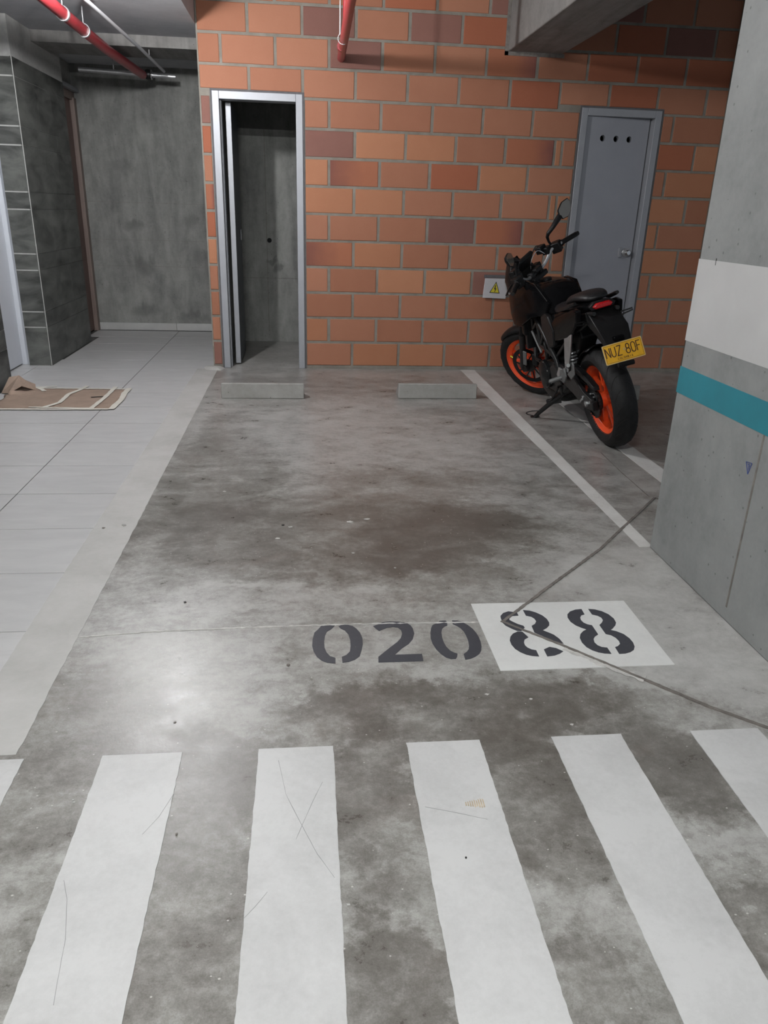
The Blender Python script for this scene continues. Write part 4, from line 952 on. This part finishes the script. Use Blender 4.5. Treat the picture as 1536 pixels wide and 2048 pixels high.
# handlebar
hb_ = steered(tube('handlebar', [(.885, -.385, 1.045), (.935, -.27, 1.050), (.965, -.20, 1.048), (.985, -.13, 1.005), (1.0, -.075, .985), (1.003, 0, .985), (1.0, .075, .985), (.985, .13, 1.005), (.965, .20, 1.048), (.935, .27, 1.050), (.885, .385, 1.045)], .0125, 'silver', bike, seg=14, smooth_path=5))
hb_['label'] = 'bare aluminium handlebar'
for sgn in (-1, 1):
    g1 = Vector((.930, sgn*.282, 1.050)); g2 = Vector((.880, sgn*.395, 1.044))
    gr = steered(tube('handgrip', [g1, g1.lerp(g2, .03), g1.lerp(g2, .06), g1.lerp(g2, .5), g1.lerp(g2, .96), g2], [.022, .022, .0175, .0175, .0175, .014], 'satin', hb_, seg=16))
    steered(tube('bar_end_weight', [g2, g2+(g2-g1).normalized()*.018], [.016, .014], 'steelb', hb_, seg=14))
    c0 = Vector((.950, sgn*.242, 1.050))
    bm = bmesh.new(); bx(bm, c0+Vector((0,0,-.006)), (.066, .066, .072), (Vector((0, 0, 1)), sgn*-.4)); bx(bm, c0+Vector((.012, -sgn*.004, .018)), (.030, .040, .026)); bx(bm, c0+Vector((-.022, 0, -.014)), (.026, .036, .020))
    steered(link('switch_housing', bm, 'satin', hb_, bevel=.007))
    # master cylinder / perch and lever
    bm = bmesh.new(); bx(bm, Vector((.990, sgn*.185, 1.058)), (.055, .060, .050)); bx(bm, Vector((1.020, sgn*.165, 1.080)), (.050, .070, .050))
    steered(link('reservoir', bm, 'satin', hb_, bevel=.007))
    steered(tube('brake_lever' if sgn < 0 else 'clutch_lever', [(1.00, sgn*.195, 1.045), (1.005, sgn*.24, 1.040), (.985, sgn*.31, 1.036), (.945, sgn*.395, 1.034)], [.008, .007, .006, .007], 'steelb', hb_, seg=10, smooth_path=3) if False else tube('brake_lever' if sgn < 0 else 'clutch_lever', [(1.00, sgn*.195, 1.045), (1.005, sgn*.24, 1.040), (.985, sgn*.31, 1.036), (.945, sgn*.395, 1.034)], .006, 'steelb', hb_, seg=10, smooth_path=3))
    # mirror
    st = steered(tube('mirror_stem', [(.965, sgn*.222, 1.060), (.965, sgn*.205, 1.105), (.950, sgn*.190, 1.145), (.930, sgn*.190, 1.168), (.905, sgn*.225, 1.190), (.890, sgn*.270, 1.212), (.882, sgn*.305, 1.225)], [.0075, .0085, .011, .0135, .016, .019, .021], 'satin', hb_, seg=12))
    poly = [(sgn*a, b) for a, b in ((.282, 1.232), (.288, 1.270), (.358, 1.300), (.430, 1.296), (.448, 1.266), (.426, 1.210), (.370, 1.184), (.305, 1.196))]
    bm = bmesh.new(); aprism(bm, poly, .868, .888, 'x', taper=.80); steered(link('mirror_housing', bm, 'satin', hb_, bevel=.005))
    cy = sum(a for a, b in poly)/8; cz2 = sum(b for a, b in poly)/8
    LM = Matrix.Translation((.88, .285, 1.235)) @ Matrix.Rotation(R(24), 4, 'Z') @ Matrix.Diagonal((1, .85, .85, 1)) @ Matrix.Translation((-.88, -.295, -1.235))
    mh_ = bpy.data.objects['mirror_housing.001'] if sgn > 0 else None
    if mh_: mh_.data.transform(SM @ LM @ SM.inverted())
    mg_ = (prism('mirror_glass', [(cy+(a-cy)*.88, cz2+(b-cz2)*.88) for a, b in poly], .8655, .868, 'mirror', hb_, axis='x'))
    if sgn > 0: mg_.data.transform(LM)
    steered(mg_)
bm = bmesh.new(); bx(bm, (1.0, .045, .985), (.05, .035, .05)); bx(bm, (1.0, -.045, .985), (.05, .035, .05)); bx(bm, (1.0, 0, .955), (.085, .16, .035)); bx(bm, (.985, -.01, 1.005), (.05, .075, .03)); bx(bm, (1.03, -.07, .99), (.05, .06, .07))
steered(link('handlebar_clamp', bm, 'satin', hb_, bevel=.007))
# cables
for k_, (y0, y1) in enumerate(((.18, .05), (-.17, -.05), (-.19, -.09))):
    steered(tube('cable', [(.99, y0, 1.06), (1.05, y0*.85, 1.09+.01*k_), (1.09, y1, 1.02), (1.08, y1*.8, .92), (1.04, y1*.6, .84)], .0042, 'satin', hb_, seg=8, smooth_path=4))
steered(tube('cable', [(.99, -.15, 1.05), (1.0, -.10, 1.10), (1.03, -.04, 1.06), (1.05, -.02, .98)], .003, 'chrome', hb_, seg=8, smooth_path=4))
# steering head of the frame
hd0 = ax0+d*.58-fwdv*.02; hd1 = ax0+d*.72-fwdv*.02
# ---------------- frame (trellis)
bm = bmesh.new()
def fr(pts, r=.0125): atube(bm, pts, r, 10)
for s_ in (1, -1):
    fr([(1.02, s_*.03, .90), (.82, s_*.13, .78), (.58, s_*.145, .66), (.44, s_*.135, .50), (.44, s_*.12, .36)], .015)
    fr([(1.06, s_*.03, .80), (.88, s_*.12, .64), (.70, s_*.14, .56)], .013)
    fr([(.82, s_*.13, .78), (.88, s_*.12, .64)], .011); fr([(.88, s_*.12, .64), (.70, s_*.14, .72)], .011); fr([(.70, s_*.14, .72), (.70, s_*.14, .56)], .011); fr([(.58, s_*.145, .66), (.70, s_*.14, .56)], .011); fr([(.70, s_*.14, .56), (.47, s_*.135, .52)], .012)
    # subframe
    fr([(.56, s_*.12, .68), (.25, s_*.095, .80), (-.16, s_*.07, .86)], .012); fr([(.45, s_*.12, .52), (.10, s_*.09, .76)], .011)
    fr([(.44, s_*.12, .36), (.50, s_*.10, .30), (.55, s_*.05, .28)], .013)
atube(bm, [hd0, hd1], .032, 16)
fr([(.44, .12, .42), (.44, -.12, .42)], .016); fr([(.58, .145, .66), (.58, -.145, .66)], .012)
link('frame', bm, 'steelb', bike, smooth=True)
# ---------------- engine
bm = bmesh.new()
aprism(bm, [(.40, .30), (.50, .235), (.74, .225), (.86, .26), (.88, .36), (.80, .42), (.66, .46), (.46, .47), (.39, .40)], -.115, .115, 'y')
link('crankcase', bm, 'engine', bike, bevel=.012)
bm = bmesh.new()
for i in range(7):
    t = i/6; c_ = Vector((.735+.085*t, 0, .46+.17*t)); bx(bm, c_, (.150, .170, .014), (Vector((0, 1, 0)), R(27)))
bx(bm, (.775, 0, .545), (.115, .140, .20), (Vector((0, 1, 0)), R(27)))
bx(bm, (.835, 0, .665), (.150, .190, .075), (Vector((0, 1, 0)), R(27)))
link('cylinder', bm, 'engine', bike, bevel=.004)
ca = lathe('alternator_cover', [(.098, 0), (.098, .022), (.082, .036), (.030, .040), (.020, .044)], (.735, .115, .345), 'engine', bike, seg=36)
bm = bmesh.new()
for i in range(7):
    a = 2*math.pi*i/7; alathe(bm, [(.007, 0), (.007, .008)], (.735+.09*math.cos(a), .136, .345+.09*math.sin(a)), 'y', 8)
link('cover_bolt', bm, 'greyal', ca)['kind'] = 'stuff'
prism('sprocket_cover', [(.42, .33), (.52, .30), (.60, .34), (.60, .42), (.52, .46), (.43, .44)], .112, .138, 'engine', bike, axis='y', bevel=.008)
lathe('clutch_cover', [(.105, 0), (.105, -.025), (.085, -.045), (.03, -.048)], (.66, -.115, .345), 'engine', bike, seg=36)
tube('hose', [(.72, .10, .60), (.62, .135, .58), (.60, .14, .50), (.66, .13, .47)], .012, 'satin', bike, smooth_path=5)
tube('hose', [(.90, .12, .50), (.86, .14, .44), (.78, .135, .43)], .013, 'satin', bike, smooth_path=5)
rod = tube('shift_rod', [(.815, .150, .640), (.735, .155, .575), (.665, .155, .515)], [.008, .006, .006], 'greyal', bike, seg=8)
# radiator behind the fork
rd = bbox('radiator', (.985, 0, .60), (.035, .30, .24), 'steelb', bike, (Vector((0, 1, 0)), -R(12)), .006)
bm = bmesh.new()
for i in range(9): bx(bm, (1.006-.0, 0, .51+i*.022), (.006, .27, .004))
link('radiator_fin', bm, 'engine', rd)['kind'] = 'stuff'
bbox('radiator_cap', (.975, .15, .66), (.055, .030, .14), 'satin', rd, (Vector((0, 1, 0)), -R(12)), .008)
# exhaust under the belly
tube('exhaust_pipe', [(.90, 0, .62), (.985, -.01, .50), (.99, -.03, .36), (.90, -.05, .245), (.74, -.05, .205), (.56, -.04, .20)], .021, 'engine', bike, smooth_path=6)
loft('belly_pan', [ringyz(1.06, mir([(.02, .17), (.07, .19), (.085, .25), (.05, .30)])), ringyz(.92, mir([(.04, .125), (.11, .15), (.125, .24), (.09, .29)])),
                   ringyz(.70, mir([(.05, .12), (.12, .14), (.13, .22), (.10, .26)])), ringyz(.50, mir([(.04, .17), (.09, .18), (.10, .23), (.08, .26)]))], 'satin', sub=1)
# ---------------- swingarm
bm = bmesh.new()
for s_ in (1, -1):
    y0, y1 = (s_*.100, s_*.128)
    aprism(bm, [(.50, .375), (.50, .455), (.40, .475), (.22, .455), (.06, .365), (-.055, .345), (-.07, .305), (-.055, .268), (.06, .262), (.24, .315), (.42, .350)], min(y0, y1), max(y0, y1), 'y')
bx(bm, (.36, 0, .405), (.07, .20, .07)); bx(bm, (.46, 0, .415), (.06, .24, .07))
sa = link('swingarm', bm, 'steelb', bike, bevel=.006)
for s_ in (1, -1):
    bbox('chain_adjuster', (-.078, s_*.114, .306), (.030, .036, .055), 'engine', sa); bm = bmesh.new(); alathe(bm, [(.017, 0), (.017, s_*.014)], (0, s_*.128, .306), 'y', 6); link('axle_nut', bm, 'silver', sa)
bm = bmesh.new()
for (x, z) in ((.075, .315), (.055, .335), (.10, .30)): alathe(bm, [(.008, 0), (.008, .008)], (x, .127, z), 'y', 8)
link('swingarm_bolt', bm, 'silver', sa)['kind'] = 'stuff'
# chain guard over the upper run
prism('chain_guard', [(.34, .49), (.20, .50), (.02, .462), (-.09, .425), (-.10, .40), (.02, .428), (.20, .462), (.34, .455)], .074, .112, 'satin', bike, axis='y', bevel=.004)
# inner mudguard between tyre and shock
bm = bmesh.new(); rows = []
for i in range(11):
    a = R(18)+R(66)*i/10; row = []
    for j in range(7):
        v_ = -1+2*j/6; r_ = .330-.026*abs(v_)**2.2; row.append(bm.verts.new((r_*math.cos(a), .075*v_, RRW+r_*math.sin(a))))
    rows.append(row)
for i in range(10):
    for j in range(6): bm.faces.new((rows[i][j], rows[i][j+1], rows[i+1][j+1], rows[i+1][j]))
o = link('tyre_hugger', bm, 'satin', bike, smooth=True); so = o.modifiers.new('s', 'SOLIDIFY'); so.thickness = .004
# mono shock with pale spring
bm = bmesh.new(); pts = []
s0, s1 = Vector((.275, .088, .470)), Vector((.290, .080, .560)); ad = (s1-s0).normalized(); e1 = ad.orthogonal().normalized(); e2 = ad.cross(e1)
for i in range(110):
    t = i/109; a = t*2*math.pi*4.5; pts.append(s0.lerp(s1, t)+(e1*math.cos(a)+e2*math.sin(a))*.030)
atube(bm, pts, .0065, 8); sp = link('shock_spring', bm, 'silver', bike, smooth=True)
tube('shock_body', [s0-ad*.04, s0, s0.lerp(s1, .5), s1+ad*.05], [.018, .022, .022, .026], 'steelb', sp)
# ---------------- bodywork
tank = loft('fuel_tank', [
    ringyz(1.06, mir([(.045, .84), (.080, .87), (.075, .925), (.040, .945)])),
    ringyz(.98, mir([(.085, .80), (.135, .86), (.118, .945), (.050, .965)])),
    ringyz(.84, mir([(.100, .78), (.170, .86), (.140, .962), (.060, .985)])),
    ringyz(.68, mir([(.105, .77), (.175, .85), (.142, .965), (.060, .982)])),
    ringyz(.56, mir([(.095, .77), (.145, .84), (.132, .950), (.060, .968)])),
    ringyz(.475, mir([(.080, .76), (.110, .82), (.095, .885), (.050, .900)])),
    ringyz(.44, mir([(.075, .76), (.095, .80), (.080, .835), (.040, .845)]))], 'gloss', sub=0, bevel=.012)
tank.data.transform(Matrix.Translation((0, 0, -.028)))
lathe('fuel_cap', [(.038, 0), (.038, .010), (.028, .014)], (.80, 0, .956), 'engine', tank, axis='z', seg=28)
for s_ in (1, -1):
    # side shroud, a folded plate: upper (gloss) panel reaching down and forward
    P = [((1.135, .815), .185), ((1.09, .885), .190), ((.98, .945), .170), ((.76, .985), .140), ((.60, .975), .140), ((.47, .875), .120), ((.50, .800), .135), ((.66, .775), .190), ((.86, .695), .215), ((1.00, .690), .215), ((1.07, .755), .205)]
    bm = bmesh.new(); out_ = [bm.verts.new((a, s_*y, b)) for (a, b), y in P]; inn = [bm.verts.new((a, s_*(y-.028), b)) for (a, b), y in P]
    cen = bm.verts.new((.84, s_*.222, .84)); n = len(P)
    for i in range(n):
        bm.faces.new((out_[i], out_[(i+1) % n], cen)); bm.faces.new((out_[i], inn[i], inn[(i+1) % n], out_[(i+1) % n]))
    bm.faces.new(inn)
    sh = link('side_shroud', bm, 'gloss', bike, bevel=.006)
    if s_ > 0: tube('highlight_bead', [(.78, s_*.146, .988), (.61, s_*.146, .981), (.54, s_*.137, .935), (.47, s_*.122, .876)], .0036, 'highlight_gloss', sh, seg=8)  # added bead, stands in for the bright reflection along the crease
    # knee panel below the tank
    prism('side_panel', [(.58, .775), (.50, .80), (.44, .79), (.37, .70), (.40, .60), (.52, .56), (.60, .66)], s_*.115, s_*.150, 'satin', bike, axis='y', bevel=.010)
    sh.data.transform(Matrix.Translation((0, 0, -.012 if s_ > 0 else -.035)))
# seat
loft('rider_seat', [ringyz(.50, mir([(.06, .80), (.085, .815), (.075, .845), (.04, .855)])), ringyz(.38, mir([(.09, .79), (.120, .81), (.105, .838), (.05, .848)])),
                    ringyz(.24, mir([(.10, .80), (.140, .825), (.120, .852), (.06, .860)])), ringyz(.13, mir([(.09, .84), (.115, .865), (.100, .905), (.05, .915)]))], 'leather', sub=1)
loft('pillion_seat', [ringyz(.24, mir([(.08, .85), (.100, .87), (.085, .895), (.04, .902)])), ringyz(.16, mir([(.085, .88), (.115, .90), (.100, .932), (.05, .942)])),
                      ringyz(.05, mir([(.075, .90), (.105, .922), (.092, .950), (.045, .960)])), ringyz(-.03, mir([(.060, .905), (.082, .922), (.072, .946), (.035, .954)])), ringyz(-.075, mir([(.045, .91), (.060, .920), (.050, .936), (.025, .940)]))], 'leather', sub=1)
# tail body: left / right panels and centre
tail = loft('tail_body', [ringyz(.44, mir([(.10, .66), (.128, .70), (.118, .80), (.08, .81)])), ringyz(.25, mir([(.085, .73), (.132, .76), (.130, .835), (.08, .85)])),
                          ringyz(.10, mir([(.065, .79), (.118, .815), (.122, .865), (.08, .880)])), ringyz(-.01, mir([(.050, .835), (.092, .85), (.098, .890), (.06, .905)])),
                          ringyz(-.095, mir([(.030, .865), (.062, .872), (.072, .895), (.04, .908)]))], 'gloss', sub=0, bevel=.008)
for s_ in (1, -1):
    prism('tail_side_panel', [(.445, .735), (.32, .805), (.14, .850), (-.03, .893), (-.09, .885), (-.06, .800), (.04, .735), (.14, .690), (.40, .620), (.455, .640)], s_*.112, s_*.142, 'gloss', tail, axis='y', taper=.94, bevel=.008)
    # grab handle
    gh = tube('grab_handle', [(.26, s_*.112, .845), (.20, s_*.130, .858), (.10, s_*.138, .880), (.0, s_*.135, .908), (-.04, s_*.128, .918)], [.011, .012, .0125, .012, .010], 'satin', bike, smooth_path=0)
    # passenger peg bracket (silver)
    pb = prism('peg_bracket', [(.20, .705), (.075, .725), (.14, .60), (.235, .455), (.285, .455), (.255, .56)], s_*.128, s_*.140, 'silver', bike, axis='y', bevel=.004); pb['label'] = 'bare silver bracket'
    prism('bracket_plate', [(.165, .62), (.245, .455), (.275, .455), (.235, .575)], s_*.140, s_*.146, 'satin', pb, axis='y') if False else None
    tube('passenger_peg', [(.19, s_*.140, .50), (.14, s_*.165, .525), (.10, s_*.175, .54)], [.010, .013, .012], 'greyal', pb)
prism('inner_mudguard', [(.46, .52), (.34, .50), (.20, .575), (.13, .67), (.16, .74), (.42, .70)], -.050, .060, 'satin', bike, axis='y', bevel=.01)
hs = prism('muffler_bracket', [(.41, .632), (.30, .664), (.20, .625), (.135, .578), (.19, .560), (.28, .590)], -.118, -.104, 'silver', bike, axis='y', bevel=.004); hs['label'] = 'bare silver bracket on the far side'
prism('under_tail', [(.42, .65), (.22, .69), (.05, .735), (-.10, .80), (-.08, .86), (.30, .80), (.42, .76)], -.092, .092, 'satin', bike, axis='y', bevel=.01)
# taillight
tl = prism('tail_light', [(-.066, .868), (.066, .868), (.080, .892), (.050, .915), (-.050, .915), (-.080, .892)], -.120, -.078, 'satin', bike, axis='x', taper=.9, bevel=.004)
bm = bmesh.new(); aprism(bm, [(-.058, .872), (.058, .872), (.072, .891), (.046, .909), (-.046, .909), (-.072, .891)], -.090, -.134, 'x', taper=.78); link('red_lens', bm, 'lens', tl, bevel=.005)['label'] = 'red tail lamp lens'
# licence plate carrier
hang = bmesh.new()
secs = [[(.06, .085, .83), (.06, -.085, .83), (.10, -.085, .77), (.10, .085, .77)], [(-.09, .085, .865), (-.09, -.085, .865), (-.05, -.085, .79), (-.05, .085, .79)],
        [(-.235, .088, .775), (-.235, -.088, .775), (-.20, -.09, .745), (-.20, .09, .745)], [(-.285, .075, .70), (-.285, -.075, .70), (-.255, -.075, .68), (-.255, .075, .68)], [(-.335, .05, .615), (-.335, -.05, .615), (-.315, -.05, .60), (-.315, .05, .60)]]
hang = loft('plate_carrier', secs, 'satin', sub=0, bevel=.005)
bbox('plate_lamp', (-.285, 0, .725), (.030, .060, .020), 'gloss', hang)
tube('rear_reflector', [(-.345, .045, .590), (-.345, -.045, .586)], .014, 'satin', hang)
for s_ in (1, -1):
    bm = bmesh.new(); a = Vector((-.075, s_*.040, .795))
    P = [a, a+Vector((-.012, s_*.05, .010)), a+Vector((-.02, s_*.075, .014))]
    atube(bm, P, .0045, 8)
    q0 = a+Vector((-.02, s_*.070, .013)); q1 = a+Vector((-.035, s_*.135, .024))
    nn = Vector((0, -(q1-q0).z, (q1-q0).y)).normalized()*.009
    atube(bm, [q0-nn, q1-nn*.6, q1+nn*.6, q0+nn, q0-nn], .0045, 8); link('indicator', bm, 'satin', hang, smooth=True)
# licence plate: frame of reference on the carrier, leaning back
plt = bmesh.new()
PW, PH = .228, .110; pc = Vector((-.325, -.004, .655)); pu = Vector((.40, 0, 1)).normalized(); pr = Vector((0, -1, 0)); pn = pr.cross(pu)*-1
if pn.x > 0: pn = -pn
def PP(u, v, h=0.0): return pc+pr*u+pu*v+pn*h
def pquad(bm, pts, h0, h1):
    lo = [bm.verts.new(PP(a, b, h0)) for a, b in pts]; hi = [bm.verts.new(PP(a, b, h1)) for a, b in pts]; n = len(pts)
    bm.faces.new(lo); bm.faces.new(hi[::-1])
    for i in range(n): bm.faces.new((lo[i], lo[(i+1) % n], hi[(i+1) % n], hi[i]))
def rrect(w_, h_, r_, n=4):
    out = []
    for cx, cy, a0 in ((w_/2-r_, h_/2-r_, 0), (-w_/2+r_, h_/2-r_, 90), (-w_/2+r_, -h_/2+r_, 180), (w_/2-r_, -h_/2+r_, 270)):
        for i in range(n+1): a = R(a0+90*i/n); out.append((cx+r_*math.cos(a), cy+r_*math.sin(a)))
    return out
pquad(plt, rrect(PW, PH, .006), -.003, 0); lpl = link('licence_plate', plt, 'plateedge', bike); lpl['label'] = 'yellow licence plate reading NUZ 80F'
bm = bmesh.new(); pquad(bm, rrect(PW-.007, PH-.007, .005), 0, .0006); link('plate_face', bm, 'platey', lpl)
def stroke(bm, pts, wd, h0=.0006, h1=.0016):
    pts = [Vector((a, b)) for a, b in pts]; n = len(pts); L_, R_ = [], []
    for i, p_ in enumerate(pts):
        a = (pts[i]-pts[i-1]).normalized() if i > 0 else None; b = (pts[i+1]-pts[i]).normalized() if i < n-1 else None
        t = (a+b).normalized() if (a is not None and b is not None and (a+b).length > .01) else (a if a is not None else b)
        nn = Vector((-t.y, t.x)); k_ = 1.0
        if a is not None and b is not None: k_ = min(1.9, 1/max(.45, nn.dot(Vector((-a.y, a.x)))))
        L_.append(p_+nn*wd/2*k_); R_.append(p_-nn*wd/2*k_)
    for i in range(n-1): pquad(bm, [L_[i], L_[i+1], R_[i+1], R_[i]], h0, h1)
def arc(cx, cy, rx, ry, a0, a1, n=10): return [(cx+rx*math.cos(R(a0+(a1-a0)*i/n)), cy+ry*math.sin(R(a0+(a1-a0)*i/n))) for i in range(n+1)]
GL = {'N': [[(0, 0), (0, 1)], [(0, 1), (.55, 0)], [(.55, 0), (.55, 1)]], 'U': [[(0, 1), (0, .28)]+arc(.275, .28, .275, .28, 180, 360)+[(.55, 1)]],
      'Z': [[(0, 1), (.55, 1), (0, 0), (.58, 0)]], '8': [arc(.27, .74, .22, .25, 0, 360, 16), arc(.27, .26, .27, .26, 0, 360, 16)],
      '0': [[(.54, .3)]+arc(.27, .72, .27, .28, 0, 180)+arc(.27, .28, .27, .28, 180, 360)], 'F': [[(0, 0), (0, 1), (.5, 1)], [(0, .53), (.42, .53)]],
      'C': [arc(.3, .5, .3, .5, 50, 310, 10)], 'O': [arc(.3, .5, .3, .5, 0, 360, 12)], 'L': [[(0, 1), (0, 0), (.5, 0)]], 'M': [[(0, 0), (0, 1), (.3, .4), (.6, 1), (.6, 0)]],
      'B': [[(0, 0), (0, 1), (.4, 1), (.5, .78), (.35, .52), (0, .52)], [(.35, .52), (.55, .26), (.4, 0), (0, 0)]], 'I': [[(.25, 0), (.25, 1)]], 'A': [[(0, 0), (.3, 1), (.6, 0)], [(.12, .35), (.48, .35)]]}
bm = bmesh.new(); hh = .054; u = -.102
for ch_ in 'NUZ':
    for st in GL[ch_]: stroke(bm, [(u+a*.043, -.018+b*hh) for a, b in st], .0050)
    u += .0325
u = .014
for ch_ in '80F':
    for st in GL[ch_]: stroke(bm, [(u+a*.043, -.018+b*hh) for a, b in st], .0050)
    u += .0315
link('plate_number', bm, 'platetext', lpl)
bm = bmesh.new(); u = -.042
for ch_ in 'COLOMBIA':
    for st in GL[ch_]: stroke(bm, [(u+a*.011, -.040+b*.0105) for a, b in st], .0018)
    u += .0112
link('plate_country', bm, 'platetext', lpl)
bm = bmesh.new(); stroke(bm, arc(.006, .010, .0055, .0055, 0, 360, 10), .003); link('plate_seal', bm, 'amber', lpl)
bm = bmesh.new(); rr0 = rrect(PW-.016, PH-.016, .004); 
for i in range(len(rr0)): stroke(bm, [rr0[i], rr0[(i+1) % len(rr0)]], .0014, .0006, .0011)
link('plate_border', bm, 'platetext', lpl)
# ---------------- footrest plate, peg, gear lever
fp = prism('footrest_plate', [(.375, .385), (.345, .455), (.255, .485), (.245, .43), (.275, .395), (.31, .375)], .142, .156, 'greyal', bike, axis='y', bevel=.004); fp['label'] = 'grey alloy footrest plate'
tube('heel_peg', [(.33, .15, .41), (.335, .22, .405), (.335, .235, .405)], [.013, .013, .010], 'greyal', fp)
prism('heel_guard', [(.20, .46), (.12, .50), (.08, .56), (.06, .54), (.07, .48), (.14, .435)], .150, .158, 'greyal', bike, axis='y', bevel=.003)
prism('footrest_arm', [(.46, .40), (.40, .46), (.36, .455), (.37, .40), (.43, .37)], .128, .142, 'silver', fp, axis='y', bevel=.003)
tube('gear_lever', [(.46, .155, .36), (.50, .165, .345), (.53, .165, .33)], .006, 'greyal', bike)
tube('gear_toe_peg', [(.53, .16, .33), (.53, .20, .33)], .008, 'satin', bike)
# right footrest
prism('right_footrest_plate', [(.375, .385), (.345, .455), (.255, .485), (.245, .43), (.275, .395), (.31, .375)], -.156, -.142, 'greyal', bike, axis='y', bevel=.004)
tube('footpeg', [(.33, -.15, .41), (.335, -.235, .405)], .013, 'greyal', bike)
# muffler on the right, its end beside the rear tyre
mf = tube('muffler', [(.42, -.150, .30), (.36, -.160, .315), (.26, -.165, .335), (.16, -.168, .345), (.14, -.168, .347)], [.030, .046, .052, .050, .040], 'satin', bike, seg=20)
# ---------------- side stand, foot on the floor
sd = tube('side_stand', [(.52, .105, .245), (.545, .135, .215), (.60, .190, .165), (.650, .245, .115), (.672, .272, .086)], [.021, .020, .017, .015, .014], 'steelb', bike, seg=12)
prism('stand_foot', [(.655, .245), (.700, .255), (.705, .300), (.665, .305)], .0775, .088, 'steelb', sd, bevel=.003)
prism('stand_lug', [(.53, .115), (.56, .120), (.615, .185), (.60, .20), (.56, .17)], .175, .205, 'steelb', sd, bevel=.003)
tube('stand_tang', [(.635, .235, .128), (.66, .29, .135), (.69, .325, .125), (.70, .315, .108), (.675, .28, .092)], .0035, 'steelb', sd, seg=8, smooth_path=3)
tube('stand_spring', [(.50, .13, .30), (.53, .15, .25), (.575, .178, .195)], .008, 'steelb', sd)
bbox('stand_bracket', (.515, .105, .27), (.06, .035, .07), 'steelb', bike)
tube('valve_cap', [(1.475, .054, .358), (1.505, .054, .388)], .0065, 'yellow', fw).data.transform(SM)
print('SCENE BUILT', len(bpy.data.objects))
